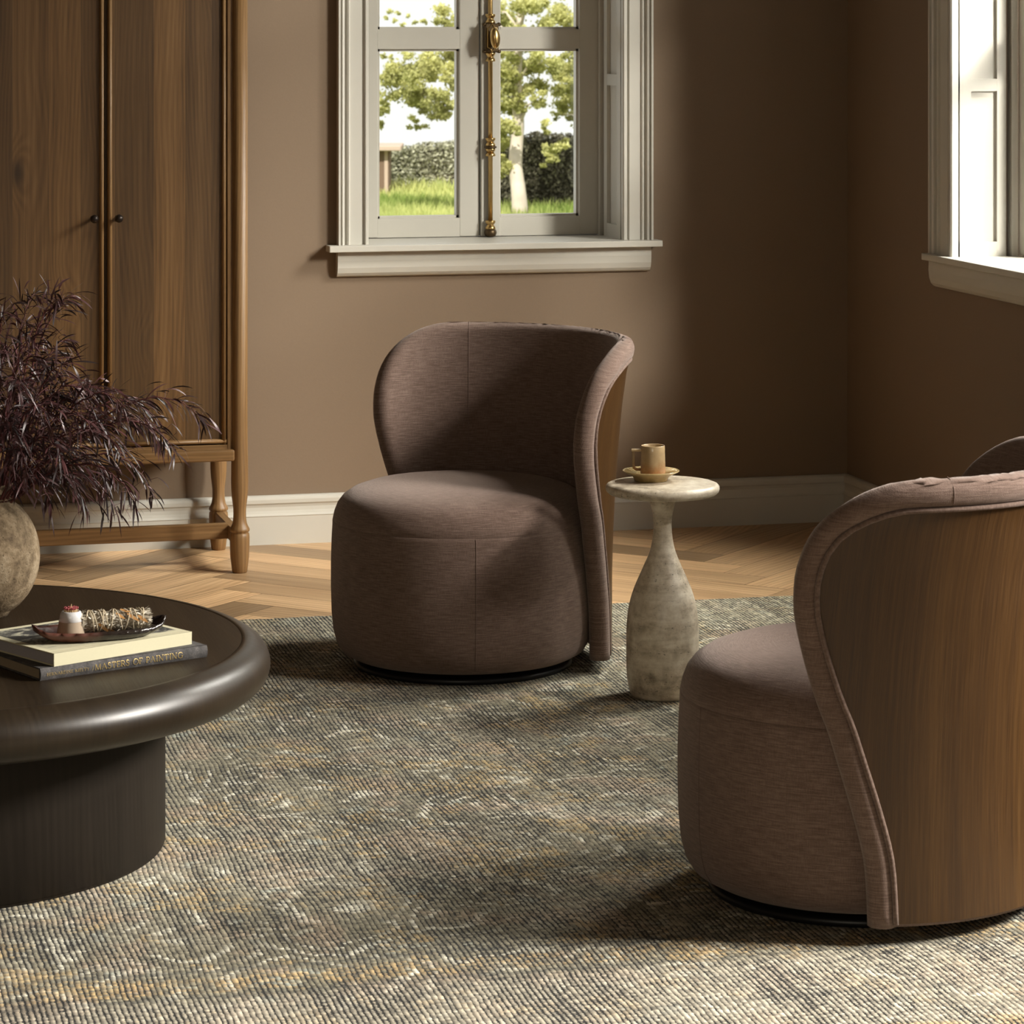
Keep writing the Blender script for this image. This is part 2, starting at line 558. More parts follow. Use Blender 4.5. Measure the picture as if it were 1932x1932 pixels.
def m_grey_cover():
    t = NT('grey_worn_cloth')
    o = t.obj()
    n1 = t.noise(o, 60, 4, .7)
    n2 = t.noise(o, 420, 3, .7)
    c = t.ramp(t.math('MULTIPLY_ADD', n1, .6, t.math('MULTIPLY', n2, .4)), [(.38, (.055, .052, .052)), (.55, (.10, .094, .092)), (.7, (.22, .205, .19))])
    return t.pbr(c, .85, t.bump(n2, .3, .001), spec=.2)
M['greyc'] = m_grey_cover()

def m_print():
    t = NT('ink_print')
    u, v, _ = t.sep(t.uv())
    p = t.vec(u, v)
    n1 = t.noise(t.vec(t.math('MULTIPLY', u, 13.0), t.math('MULTIPLY', v, 18.0)), 1.0, 5, .65, .8)
    n2 = t.noise(t.vec(t.math('MULTIPLY', u, 60.0), t.math('MULTIPLY', v, 60.0)), 1.0, 4, .7, 1.2)
    f = t.math('ADD', n1, t.math('MULTIPLY', t.math('SUBTRACT', n2, .5), .35))
    # heavier ink towards the middle band of the print
    w = t.smooth(t.math('MULTIPLY_ADD', u, .22, v), .065, .125)
    f = t.math('ADD', f, t.math('MULTIPLY_ADD', w, .20, -.06))
    c = t.ramp(f, [(.47, (.56, .53, .38)), (.55, (.30, .29, .23)), (.62, (.05, .05, .048)), (.8, (.02, .02, .02))])
    return t.pbr(c, .6)
M['print'] = m_print()

def m_tray():
    t = NT('brown_reactive_glaze')
    x, y, z = t.sep(t.obj())
    n = t.noise(t.obj(), 70, 4, .6)
    s = t.smooth(t.math('MULTIPLY_ADD', n, .05, x), -.035, .03)
    c = t.mix(s, (.115, .038, .024), (.022, .016, .013))
    c = t.scale(c, t.math('MULTIPLY_ADD', n, 1.0, .5))
    r = t.math('MULTIPLY_ADD', s, -.35, .5)
    return t.pbr(c, r, t.bump(n, .5, .003), spec=.6)
M['tray'] = m_tray()

def m_vase():
    t = NT('weathered_terracotta')
    o = t.obj()
    n1 = t.noise(o, 9, 5, .65, .6)
    n2 = t.noise(o, 85, 4, .7)
    x, y, z = t.sep(o)
    c = t.ramp(t.math('MULTIPLY_ADD', n1, .65, t.math('MULTIPLY', n2, .35)), [(.36, (.085, .058, .034)), (.5, (.24, .175, .105)), (.64, (.42, .335, .225))])
    pit = t.smooth(t.noise(o, 260, 2, .6), .62, .7)
    c = t.mix(t.math('MULTIPLY', pit, .5), c, (.06, .045, .03))
    return t.pbr(c, .8, t.bump(t.math('SUBTRACT', n2, pit), .6, .003), spec=.25)
M['vase'] = m_vase()

def m_cup(name, a, b, lo, hi):
    t = NT(name)
    x, y, z = t.sep(t.obj())
    n = t.noise(t.obj(), 60, 4, .6)
    f = t.smooth(t.math('MULTIPLY_ADD', n, .03, z), lo, hi)
    c = t.scale(t.mix(f, a, b), t.math('MULTIPLY_ADD', n, .6, .7))
    return t.pbr(c, .16, spec=.6)
M['cup'] = m_cup('tan_speckled_glaze', (.36, .17, .07), (.40, .29, .16), .018, .05)
M['saucer'] = m_cup('ochre_glaze', (.33, .21, .065), (.46, .34, .16), .0, .03)

# ------------------------------------------------------------------ room shell
VW = 8.88      # back wall plane
UW = 3.26      # right wall plane
U0, V0, ZC = -3.2, -1.6, 2.75
W1 = (1.788, 2.552)              # back window opening along u
W2 = (6.25, 8.005)               # right window opening along v
ZS, ZT = .855, 2.30              # sill and head of the openings
TH = .32

def wall_with_hole(name, mat, a0, a1, holes, flat, thick, axis):
    """wall slab with openings (start, end, sill, head); axis 0 runs along u, axis 1 along v"""
    b = MB()
    segs = []
    prev = a0
    for h0, h1, zs, zh in holes:
        segs += [(prev, h0, 0, ZC), (h0, h1, 0, zs), (h0, h1, zh, ZC)]
        prev = h1
    segs.append((prev, a1, 0, ZC))
    for s0, s1, z0, z1 in segs:
        if axis == 0:
            b.box(s0, s1, flat, flat + thick, z0, z1)
        else:
            b.box(flat, flat + thick, s0, s1, z0, z1)
    return structure(b.build(name, mat))

wall_with_hole('wall_back', M['wall'], U0, UW + TH, [(W1[0] - .031, W1[1] + .031, ZS - .02, ZT)], VW, TH, 0)
wall_with_hole('wall_right', M['wall'], V0, VW, [(3.35, 4.85, .75, 2.45), (4.85, 6.02, 1.42, 2.45), (W2[0] - .031, W2[1] + .031, ZS - .02, 2.62)], UW, TH, 1)  # first two openings are unseen, sills stepped to shape the side light
structure(MB().box(U0 - .2, U0, V0, VW + TH, 0, ZC).build('wall_left', M['wall']))
structure(MB().box(U0 - .2, UW + TH, V0 - .2, V0, 0, ZC).build('wall_front', M['wall']))
structure(MB().box(U0 - .2, UW + TH, V0 - .2, VW + TH, ZC, ZC + .2).build('ceiling', M['ceil']))

# herringbone floor: one board per face, grain along the board
fl = MB()
tint = []
Wd, Ld = .128, .64
g = .0009
c45 = math.cos(PI / 4)
fl.add([(U0 - .2, V0 - .2, -.0025), (UW + TH, V0 - .2, -.0025), (UW + TH, VW + TH, -.0025), (U0 - .2, VW + TH, -.0025)], [(0, 1, 2, 3)], None, False, 1)
tint.append(.5)
fl.add([(U0 - .2, V0 - .2, -.2), (UW + TH, V0 - .2, -.2), (UW + TH, VW + TH, -.2), (U0 - .2, VW + TH, -.2)], [(3, 2, 1, 0)], None, False, 1)
tint.append(.5)
rf = random.Random(5)
for m in range(-9, 14):
    for k in range(-70, 90):
        bx, by = k * Wd + m * Ld, k * Wd - m * Ld
        for (x0, y0, x1, y1, hz) in ((bx, by, bx + Ld, by + Wd, 1), (bx, by + Wd, bx + Wd, by + Wd + Ld, 0)):
            tn = min(1, max(0, rf.gauss(.5, .27)))
            q = []
            for (x, y) in ((x0 + g, y0 + g), (x1 - g, y0 + g), (x1 - g, y1 - g), (x0 + g, y1 - g)):
                q.append((c45 * (x - y) + .9, c45 * (x + y) + 3.13))
            uv = [(0, 0), (0, Ld), (Wd, Ld), (Wd, 0)] if hz else [(0, 0), (Wd, 0), (Wd, Ld), (0, Ld)]
            pl = [(*a, *b) for a, b in zip(q, uv)]
            for ax, lim, sg in ((0, U0, 1), (0, UW + .02, -1), (1, V0, 1), (1, VW + .02, -1)):
                out = []
                for a, b in zip(pl, pl[1:] + pl[:1]):
                    da, db = (a[ax] - lim) * sg, (b[ax] - lim) * sg
                    if da >= 0:
                        out.append(a)
                    if da * db < 0:
                        out.append(tuple(x + (y - x) * da / (da - db) for x, y in zip(a, b)))
                pl = out
                if not pl:
                    break
            if len(pl) < 3:
                continue
            fl.add([(p[0], p[1], 0) for p in pl], [list(range(len(pl)))], [[(p[2], p[3]) for p in pl]], False, 0)
            tint.append(tn)
structure(fl.build('floor', [M['floor'], M['floorgap']], attr=tint))

# baseboards
bprof = [(0, 0), (.020, 0), (.020, .080), (.0215, .082), (.0195, .084), (.0165, .088), (.014, .096), (.013, .106), (.0145, .114), (.0165, .1155),
         (.0185, .118), (.0185, .128), (.0165, .134), (.012, .138), (.008, .1395), (0, .1395)]
structure(MB().prism(bprof, (U0, VW, 0), (0, -1, 0), (0, 0, 1), (1, 0, 0), UW - U0).build('baseboard_back', M['trim']))
structure(MB().prism(bprof, (UW, V0, 0), (-1, 0, 0), (0, 0, 1), (0, 1, 0), VW - V0).build('baseboard_right', M['trim']))

# ------------------------------------------------------------------ windows
def casing_profile(w):
    k = w / .09
    return [(0, 0), (0, .018), (.003 * k, .022), (.009 * k, .022), (.011 * k, .012), (.017 * k, .012), (.020 * k, .019), (.054 * k, .019),
            (.056 * k, .024), (.059 * k, .026), (.063 * k, .024), (.065 * k, .017), (.070 * k, .017), (.072 * k, .028), (.078 * k, .030), (.080 * k, .024),
            (.083 * k, .024), (.084 * k, .033), (.090 * k, .033), (.090 * k, 0)]

def build_window(name, label, loc, rz, W, D, cw, stool_out, bolt, sx0, sx1, ZT=2.30):
    """local x runs along the wall to the viewer's right, y into the wall, z up; origin at the opening's left edge on the floor"""
    root = thing(name, label, 'window', loc, rz)
    root['kind'] = 'structure'
    T = M['trim']
    cp = casing_profile(cw)
    b = MB()
    b.prism(cp, (0, 0, ZS), (-1, 0, 0), (0, -1, 0), (0, 0, 1), ZT - ZS + cw)
    b.prism(cp, (W, 0, ZS), (1, 0, 0), (0, -1, 0), (0, 0, 1), ZT - ZS + cw)
    b.prism(cp, (0, 0, ZT), (0, 0, 1), (0, -1, 0), (1, 0, 0), W)
    b.build('casing', T, root)
    b = MB()
    b.box(sx0, sx1, -stool_out, 0, ZS - .0185, ZS, .002, 2)
    b.box(0, W, 0, D + .06, ZS - .0185, ZS)
    b.build('sill', T, root)
    ap = [(0, ZS - .0185), (.030, ZS - .0185), (.031, ZS - .045), (.029, ZS - .066), (.024, ZS - .081), (.017, ZS - .089), (.010, ZS - .0925), (0, ZS - .0925)]
    b = MB()
    b.prism(ap, (-cw - .002, 0, 0), (0, -1, 0), (0, 0, 1), (1, 0, 0), W + 2 * cw - .004)
    b.build('apron', T, root)
    # panelled jambs: recessed fields between stiles and rails
    zr = 1.325
    for side, nm in ((0, 'jamb_panel'), (1, 'jamb_panel')):
        b = MB()
        sg = 1 if side == 0 else -1
        x0 = 0 if side == 0 else W
        def bx(d0, y0, y1, z0, z1):
            xa, xb = sorted((x0 - sg * .03, x0 - sg * d0))
            b.box(xa, xb, y0, y1, z0, z1)
        y0, y1 = .004, D - .035
        st = .036 * D / .19
        bx(.010, y0, y1, ZS, ZT)
        bx(-.001, y0, y0 + st, ZS, ZT)
        bx(-.001, y1 - st * .8, y1, ZS, ZT)
        for z0, z1 in ((ZS, ZS + .04), (zr - .017, zr + .017), (ZT - .04, ZT)):
            bx(-.0006, y0, y1, z0, z1)
        # sash stop
        xa, xb = sorted((x0 - sg * .02, x0 + sg * .010))
        b.box(xa, xb, D - .022, D - .004, ZS, ZT)
        b.build(nm, T, root)
    b = MB(); b.box(0, W, .0, D + .06, ZT - .012, ZT + .02); b.build('head_jamb', T, root)
    # two casement leaves
    mid = .388 / .764 * W
    zb, zm0, zm1 = .913, 1.417, 1.476
    for (a0, a1, l, r) in ((0.001, mid - .0015, .076, .061), (mid + .0015, W - .001, .058, .067)):
        s = MB()
        ys, ye = D, D + .045
        s.box(a0, a0 + l, ys, ye, ZS + .002, ZT - .013, .002, 1)
        s.box(a1 - r, a1, ys, ye, ZS + .002, ZT - .013, .002, 1)
        for z0, z1 in ((ZS + .002, zb), (zm0, zm1), (1.98, 2.03), (ZT - .075, ZT - .013)):
            s.box(a0 + l - .001, a1 - r + .001, ys + .0004, ye, z0, z1)
        # glazing bead set back
        for z0, z1 in ((zb, zm0), (zm1, 1.98), (2.03, ZT - .075)):
            xa, xb = a0 + l, a1 - r
            q = .007
            s.box(xa, xa + q, ys + .012, ye - .004, z0, z1)
            s.box(xb - q, xb, ys + .012, ye - .004, z0, z1)
            s.box(xa, xb, ys + .012, ye - .004, z0, z0 + q)
            s.box(xa, xb, ys + .012, ye - .004, z1 - q, z1)
        so = s.build('sash', T, root)
        for z0, z1 in ((zb, zm0), (zm1, 1.98), (2.03, ZT - .075)):
            MB().box(a0 + l, a1 - r, D + .024, D + .028, z0, z1).build('pane', M['glass'], so)
    # cover strip on the right leaf
    b = MB(); b.box(mid + .0015, mid + .060, D - .012, D + .002, ZS + .002, ZT - .014, .002, 1); b.build('cover_strip', T, root)
    if bolt:
        xc, yc = mid + .0265, D - .024
        rod = MB(); rod.lathe([(.0070, ZS + .03), (.0070, ZT - .06)], 20, (xc, yc, 0)); ro = rod.build('bolt_rod', M['brass'], root)
        def guide(z0, h, nm):
            gm = MB()
            pr = [(.007, 0), (.0145, .0), (.0155, .003), (.0145, .007), (.0105, .012), (.0098, h * .5), (.0105, h - .012), (.0145, h - .007), (.0155, h - .003), (.0145, h), (.007, h)]
            gm.lathe(pr, 24, (xc, yc, z0))
            return gm.build(nm, M['brass'], ro)
        zg = 1.5 - 9.33 * (295 - 40) / F
        guide(zg, .024, 'rod_guide')
        guide(zg + .030, .025, 'rod_guide')
        q = MB(); q.lathe([(.012, 0), (.0185, .001), (.0185, .006), (.012, .007)], 20, (xc, yc, zg + .0235)); q.build('guide_plate', M['dbrass'], ro)
        guide(ZS + .024, .026, 'rod_guide')
        q = MB()
        q.lathe([(.010, 0), (.016, .003), (.0195, .012), (.018, .020), (.011, .026)], 6, (xc, yc, ZS + .001))
        q.build('keeper', M['dbrass'], ro)
        zb0, zb1 = 1.5 - 9.31 * (99 - 40) / F, 1.5 - 9.31 * (44 - 40) / F
        q = MB(); q.box(xc - .021, xc + .021, yc - .022, yc + .014, zb0, zb1, .004, 2)
        for sx in (-1, 1):
            for zz in (zb0 + .003, zb1 - .003):
                q.lathe([(.0, -.006), (.006, -.004), (.007, 0), (.006, .004), (0, .006)], 12, (xc + sx * .0225, yc - .014, zz))
        bo = q.build('lock_box', M['dbrass'], root)
        q = MB()
        yf = yc - .0235
        loop = []
        for (x, z) in ((-.014, .012), (-.014, .070), (-.007, .072), (0, .083), (.007, .072), (.014, .070), (.014, .012), (.007, .010), (0, -.001), (-.007, .010)):
            loop.append((xc + x, yf, zb0 + .003 + z))
        q.tube(loop, .0018, 8, closed=True)
        q.build('lock_moulding', M['brass'], bo)
        q = MB()
        zk = (zb0 + zb1) / 2
        q.lathe([(.005, 0), (.005, .018)], 16)
        q.xform(Matrix.Translation((xc + .002, yf + .004, zk)) @ Matrix.Rotation(PI / 2, 4, 'X'))
        kn = MB()
        pr = [(0.0001, -.0010), (.008, -.008), (.0145, -.004), (.0155, 0), (.0130, .005), (.007, .009), (.0001, .0105)]
        kn.lathe(pr, 28)
        kn.xform(Matrix.Translation((xc + .003, yf - .024, zk)) @ Matrix.Rotation(math.radians(-4), 4, 'Y') @ Matrix.Rotation(PI / 2, 4, 'X') @ Matrix.Diagonal((1.0, 2.15, 1, 1)))
        q.v, off = q.v, len(q.v)
        for fc, uu, sm, mi in zip(kn.f, kn.uv, kn.sm, kn.mi):
            q.f.append([i + off for i in fc]); q.uv.append(uu); q.sm.append(sm); q.mi.append(mi)
        q.v += kn.v
        q.build('oval_knob', M['brass'], bo)
        zt = zb1
        guide(zb0 - .027, .027, 'rod_guide')
        guide(zb1, .028, 'rod_guide')
    return root

build_window('window_1', 'cream casement window with brass bolt in the back wall, looking onto a garden', (W1[0], VW, 0), 0, W1[1] - W1[0], .22, .09, .062, True, -.122, .874)
build_window('window_2', 'cream window with panelled jamb in the right wall, cut off by the frame edge', (UW, W2[1], 0), -PI / 2, W2[1] - W2[0], .175, .14, .045, False, -.160, W2[1] - W2[0] + .16, 2.62)

# ------------------------------------------------------------------ rug
RZ = .006
rb = MB()
RU0, RU1, RV0, RV1 = -1.6, 3.12, 3.35, 7.725
n = 260
def redge(v, k):
    return v + .004 * math.sin(k * .9) * math.sin(k * 2.3) + .010 * math.sin(k * .045) + rf.uniform(-.002, .002)
top = [[(RU0 + (RU1 - RU0) * k / n, redge(RV0, k), RZ) for k in range(n + 1)], [(RU0 + (RU1 - RU0) * k / n, redge(RV1, k + 9), RZ) for k in range(n + 1)]]
low = [[(p[0], p[1], .0005) for p in row] for row in top]
rb.grid(top, None, False)
rb.grid([low[0], top[0]], None, False)
rb.grid([top[1], low[1]], None, False)
rb.add([top[0][0], top[1][0], low[1][0], low[0][0]], [(0, 3, 2, 1)], None, False)
rb.add([top[0][-1], top[1][-1], low[1][-1], low[0][-1]], [(0, 1, 2, 3)], None, False)
rb.grid(low, None, False, flip=True)
tag(rb.build('rug', M['rug']), 'large faded olive hand knotted area rug covering the floor under the chairs', 'rug')

# ------------------------------------------------------------------ armoire
AU, AV = .981, 8.436
ar = thing('armoire', 'tall brown oak two door armoire on turned legs left of the window', 'armoire', (AU, AV, 0))
HX, BY, ZA = .364, .385, 1.93       # half spacing of the posts, depth to the back posts, height
leg_p = [(.0001, 0), (.0185, 0), (.0205, .003), (.0232, .025), (.0255, .042), (.0268, .075), (.0271, .095), (.0262, .106), (.0225, .1105),
         (.0265, .1125), (.0275, .117), (.0262, .121), (.0225, .127), (.0198, .134), (.0178, .147), (.0172, .160), (.0177, .175), (.0198, .192), (.0217, .207),
         (.0229, .225), (.0234, .245), (.0230, .29), (.0222, .33)]
for sx in (-1, 1):
    b = MB(); b.lathe(leg_p + [(.0218, .40), (.0218, ZA), (.0001, ZA)], 40, (sx * HX, 0, 0), uoff=.4 + sx)
    b.build('leg', M['cab2'], ar)
    b = MB(); b.lathe(leg_p + [(.0218, .40), (.0218, ZA - .02), (.0001, ZA - .02)], 32, (sx * HX, BY - .005, 0), uoff=.1 + sx)
    b.build('leg', M['cab2'], ar)
b = MB()
b.box(-HX + .012, HX - .012, .018, BY - .002, .312, ZA - .03, .001, 1)
b.build('body', M['cab'], ar)
b = MB()
b.box(-HX + .018, -.329, -.006, .022, .336, ZA - .03, .0015, 1, off=(.3, .2))
b.box(.329, HX - .018, -.006, .022, .336, ZA - .03, .0015, 1, off=(.7, .1))
b.box(-HX + .018, HX - .018, -.005, .022, .336, .3495, .001, 1, grain=0)
b.box(-HX + .018, HX - .018, -.006, .022, ZA - .09, ZA - .03, .0015, 1, grain=0)
b.build('face_frame', M['cab2'], ar)
b = MB(); b.box(-HX + .020, HX - .018, -.030, .03, .307, .338, .005, 3, grain=0, off=(.2, .9)); b.build('bottom_rail', M['cab2'], ar)
b = MB(); b.box(-HX - .045, HX + .045, -.05, BY + .02, ZA, ZA + .035, .008, 3, grain=0); b.build('cornice', M['cab2'], ar)
zd0, zd1 = .352, ZA - .095
for sx in (-1, 1):
    x0, x1 = sorted((sx * .0045, sx * .327))
    b = MB(); b.box(x0, x1, .002, .020, zd0, zd1, .001, 1, off=(.05 if sx < 0 else .31, sx * .7)); dr = b.build('door', M['cab'], ar)
    q = MB()
    r = .0065
    def bead(p0, p1, ax):
        prof = [(r * math.cos(a), r * 1.5 * math.sin(a)) for a in [PI * k / 10 for k in range(11)]]
        d = Vector(p1) - Vector(p0)
        q.prism(prof, p0, ax, (0, -1, 0), d.normalized(), d.length, smooth=True)
    bead((x0 + r, .002, zd0), (x0 + r, .002, zd1), (1, 0, 0))
    bead((x1 - r, .002, zd0), (x1 - r, .002, zd1), (1, 0, 0))
    bead((x0, .002, zd0 + r), (x1, .002, zd0 + r), (0, 0, 1))
    bead((x0, .002, zd1 - r), (x1, .002, zd1 - r), (0, 0, 1))
    q.build('door_bead', M['cab2'], dr)
    q = MB()
    q.lathe([(.0085, 0), (.0065, .0015), (.0045, .004), (.0045, .014), (.0075, .0165), (.0105, .021), (.0112, .026), (.0095, .031), (.005, .0345), (.0001, .0355)], 24)
    q.xform(Matrix.Translation((sx * .033, .002, 1.5 - 8.42 * (412 - 40) / F)) @ Matrix.Rotation(PI / 2, 4, 'X'))
    q.build('knob', M['iron'], dr)
for sx in (-1, 1):
    b = MB(); b.box(sx * HX - .0125, sx * HX + .0125, .012, BY - .018, .070, .109, .002, 1, grain=1); b.build('side_stretcher', M['cab2'], ar)
b = MB(); b.box(-HX + .010, HX - .010, .128, .153, .071, .113, .002, 1, grain=0, off=(.3, .4)); b.build('long_stretcher', M['cab2'], ar)

# ------------------------------------------------------------------ swivel chair
EDGE = [(.028, 65.0), (.08, 65.3), (.1375, 66.2), (.203, 69), (.286, 73.2), (.34, 76), (.383, 78.8), (.452, 82.3), (.516, 84.6), (.5525, 85.0), (.600, 84.2),
        (.644, 81.6), (.675, 78.6), (.694, 75.8), (.712, 72.3), (.726, 68.8), (.738, 65.0), (.747, 61), (.753, 57), (.756, 52.5)]

def interp(tab, x):
    if x <= tab[0][0]:
        return tab[0][1]
    for (a, b), (c, d) in zip(tab, tab[1:]):
        if x <= c:
            return b + (d - b) * (x - a) / (c - a)
    return tab[-1][1]

def Rm(z):
    return interp([(0, .331), (.2, .331), (.3, .3335), (.4, .338), (.5, .345), (.6, .354), (.68, .365), (.73, .376), (.76, .385)], z)

def catmull(pts, m):
    out = []
    n_ = len(pts)
    for i in range(n_ - 1):
        p0, p1, p2, p3 = pts[max(i - 1, 0)], pts[i], pts[i + 1], pts[min(i + 2, n_ - 1)]
        for k in range(m):
            t = k / m
            out.append(tuple(.5 * ((2 * b) + (-a + c) * t + (2 * a - 5 * b + 4 * c - d) * t * t + (-a + 3 * b - 3 * c + d) * t ** 3) for a, b, c, d in zip(p0, p1, p2, p3)))
    out.append(tuple(pts[-1]))
    return out

def resample(pts, n_, w=lambda t: t):
    L = [0]
    for a, b in zip(pts, pts[1:]):
        L.append(L[-1] + math.dist(a, b))
    out = []
    j = 0
    for k in range(n_ + 1):
        s = w(k / n_) * L[-1]
        while j < len(L) - 2 and L[j + 1] < s:
            j += 1
        t = (s - L[j]) / max(1e-9, L[j + 1] - L[j])
        out.append(tuple(a + (b - a) * t for a, b in zip(pts[j], pts[j + 1])))
    return out

# unrolled outline (arc length on the mid surface, height)
outl = catmull([(Rm(z) * math.radians(a), z) for z, a in EDGE], 6)
rows = resample(outl, 46, lambda t: 1 - (1 - t) ** 1.25)
ztop = rows[-1][1]
bound = resample(outl, 150) + [(outl[-1][0] * (1 - k / 40), ztop) for k in range(1, 41)]

def bdist(x, z):
    x = abs(x)
    return min(math.hypot(x - a, z - b) for a, b in bound)

def smid(x, z):
    r = Rm(z)
    th = x / r
    d = (Rm(z + .004) - Rm(z - .004)) / .008
    nv = Vector((math.sin(th), math.cos(th), -d)).normalized()
    return Vector((r * math.sin(th), r * math.cos(th), z)), nv

def h_in(d):
    r = .024
    return r * math.sqrt(max(0, 1 - (1 - min(d / .026, 1)) ** 2))

def h_out(d):
    r = .023
    a = r * math.sqrt(max(0, 1 - (1 - min(d / .024, 1)) ** 2))
    if d > .034:
        k = min(1, (d - .034) / .010)
        a = a * (1 - k) + .010 * k
    return a

NS = 72
sv = [math.sin(PI / 2 * (2 * k / NS - 1)) for k in range(NS + 1)]
sv = [.5 * s_ + .5 * (2 * k / NS - 1) for k, s_ in enumerate(sv)]

chair0 = thing('swivel_chair', 'brown upholstered barrel swivel chair between the armoire and the stone side table', 'chair', (0, 0, 0), 0, 'matching swivel chairs')
inn, outr, uvg = [], [], []
for (xe, z) in rows:
    ri, ro_, ru = [], [], []
    for s_ in sv:
        x = s_ * xe
        d = 0 if abs(s_) > .99999 or z >= ztop - 1e-6 else bdist(x, z)
        p, nv = smid(x, z)
        hi, ho = h_in(d), h_out(d)
        # pleats gathered along the wing's curve
        ri.append(p - nv * hi)
        ro_.append(p + nv * ho)
        ru.append((x, z))
    inn.append(ri); outr.append(ro_); uvg.append(ru)
b = MB()
b.grid(inn, uvg, True, flip=False)
b.grid(outr, uvg, True, flip=True)
b.grid([inn[0], outr[0]], [uvg[0], uvg[0]], True, flip=True)
shell = b.build('backrest', M['fabric'], chair0, clean=True)

# wooden back panel inside the upholstered border
MG = .043
ins = []
for i in range(1, len(outl) - 1):
    tx, tz = outl[i + 1][0] - outl[i - 1][0], outl[i + 1][1] - outl[i - 1][1]
    L_ = math.hypot(tx, tz)
    nx, nz = -tz / L_, tx / L_
    q = (outl[i][0] + nx * MG, outl[i][1] + nz * MG)
    if q[1] < ztop - MG:
        ins.append(q)
ins = [(ins[0][0], .034)] + ins
ins.append((ins[-1][0] - .01, ztop - MG))
# keep it monotone in height
mono = [ins[0]]
for q in ins[1:]:
    if q[1] > mono[-1][1] + 1e-4:
        mono.append(q)
prow = resample(mono, 30)
po, pi_, pu = [], [], []
for (xe, z) in prow:
    a_, c_, u_ = [], [], []
    for k in range(49):
        x = xe * (2 * k / 48 - 1)
        p, nv = smid(x, z)
        a_.append(p + nv * .0165); c_.append(p + nv * .006); u_.append((x, z))
    po.append(a_); pi_.append(c_); pu.append(u_)
b = MB()
b.grid(po, pu, True, flip=True)
b.grid([po[0], pi_[0]], [pu[0], pu[0]], False)
b.grid([pi_[-1], po[-1]], [pu[-1], pu[-1]], False)
b.build('wood_panel', M['shell'], chair0)
pip = []
for (x, z) in prow:
    p, nv = smid(x, z); pip.append(p + nv * .0185)
for k in range(1, 48):
    p, nv = smid(prow[-1][0] * (1 - 2 * k / 48), prow[-1][1]); pip.append(p + nv * .0185)
for (x, z) in prow[::-1]:
    p, nv = smid(-x, z); pip.append(p + nv * .0185)
b = MB(); b.tube(pip, .0046, 10); b.build('piping', M['fabric'], chair0)

drum_p = [(.0001, .022), (.235, .022), (.262, .026), (.282, .037), (.294, .056), (.3015, .085), (.3055, .125), (.3070, .18), (.3070, .24), (.3055, .29), (.3035, .327),
          (.3034, .3360), (.3020, .3375), (.3026, .3390), (.2990, .356), (.2915, .375), (.279, .391), (.258, .405), (.225, .416), (.175, .4235), (.11, .428), (.0001, .430)]
b = MB(); b.lathe(drum_p[:13], 96, cap1=False); b.build('seat_base', M['fabric'], chair0)
b = MB(); b.lathe(drum_p[12:], 96, cap0=False); b.build('seat_cushion', M['fabric'], chair0)
b = MB(); b.lathe([(.0001, 0), (.250, 0), (.254, .003), (.254, .011), (.250, .014), (.235, .016), (.12, .017), (.12, .024), (.0001, .024)], 72); b.build('swivel_base', M['black'], chair0)
for a in (-53, 53):
    th = math.radians(-90 + a)
    pts = [((r + .0004) * math.cos(th), (r + .0004) * math.sin(th), z) for r, z in drum_p[3:12]]
    b = MB(); b.tube(pts, .0007, 6); b.build('seam', M['seam'], chair0)
for sg in (-1, 1):
    pts = []
    for k in range(40):
        z = .40 + (ztop - .40) * k / 39
        x = sg * math.radians(45) * Rm(z)
        p, nv = smid(x, z); d = max(bdist(x, z), .0)
        pts.append(p - nv * (h_in(d) + .0003))
    for k in range(8):
        d = MG * k / 7
        z = ztop - d
        x = sg * math.radians(45) * Rm(z)
        p, nv = smid(x, z); pts.append(p + nv * (h_out(d) + .0003))
    b = MB(); b.tube(pts, .0007, 6); b.build('seam', M['seam'], chair0)

KS = (HC - RZ) / HC
def place_chair(o, X, Y, facing):
    u, v = c2r(X * KS, Y * KS)
    o.location = (u, v, RZ)
    o.rotation_euler = (0, 0, math.radians(facing) - A - math.radians(270))
place_chair(chair0, -.115, 7.314, 223.5)
chB = dup_tree(chair0)
place_chair(chB, .5956, 5.423, 152)
chB['label'] = 'front right swivel chair seen from behind, its brown oak back panel turned to the viewer'
chC = dup_tree(chair0)
place_chair(chC, 1.030, 6.129, 145)
chC['label'] = 'swivel chair mostly hidden behind the front right one, only the top of its back showing'

# ------------------------------------------------------------------ stone side table, cup and saucer
tu, tv = c2r(.335 * KS, 6.957 * KS)
st = thing('side_table', 'small round travertine pedestal table with bottle shaped base, holding a cup', 'side table', (tu, tv, RZ))
pp = [(.0001, 0), (.066, 0), (.070, .003), (.0735, .012), (.0785, .036), (.0802, .07), (.0805, .10), (.0803, .145), (.0775, .182), (.0712, .214), (.0635, .238), (.0550, .258), (.0470, .276),
      (.0390, .294), (.0318, .311), (.0262, .328), (.0226, .346), (.0205, .366), (.0203, .383), (.0222, .402), (.0262, .420), (.0310, .436), (.0360, .448), (.0001, .448)]
b = MB(); b.lathe(catmull(pp[1:-1], 3) + [pp[-1]], 64); b.build('pedestal', M['stone'], st)
b = MB(); b.lathe([(.0001, .446), (.112, .446), (.119, .448), (.1245, .453), (.1265, .4595), (.1260, .464), (.1225, .4685), (.116, .4710), (.0001, .4715)], 72); b.build('table_top', M['stone'], st)
tz = RZ + .4716
sa = c2r((1228 - 966) / F * 6.962 , 6.962)
sc_ = thing('saucer', 'ochre glazed ridged saucer on the travertine side table', 'saucer', (sa[0], sa[1], tz))
b = MB()
b.lathe([(.0001, .0), (.036, .0), (.0375, .001), (.0385, .006), (.0420, .010), (.054, .0160), (.0625, .0205), (.0640, .0222), (.0625, .0232), (.055, .0205), (.043, .0165), (.0350, .0140), (.0330, .0126), (.0001, .0122)], 64)
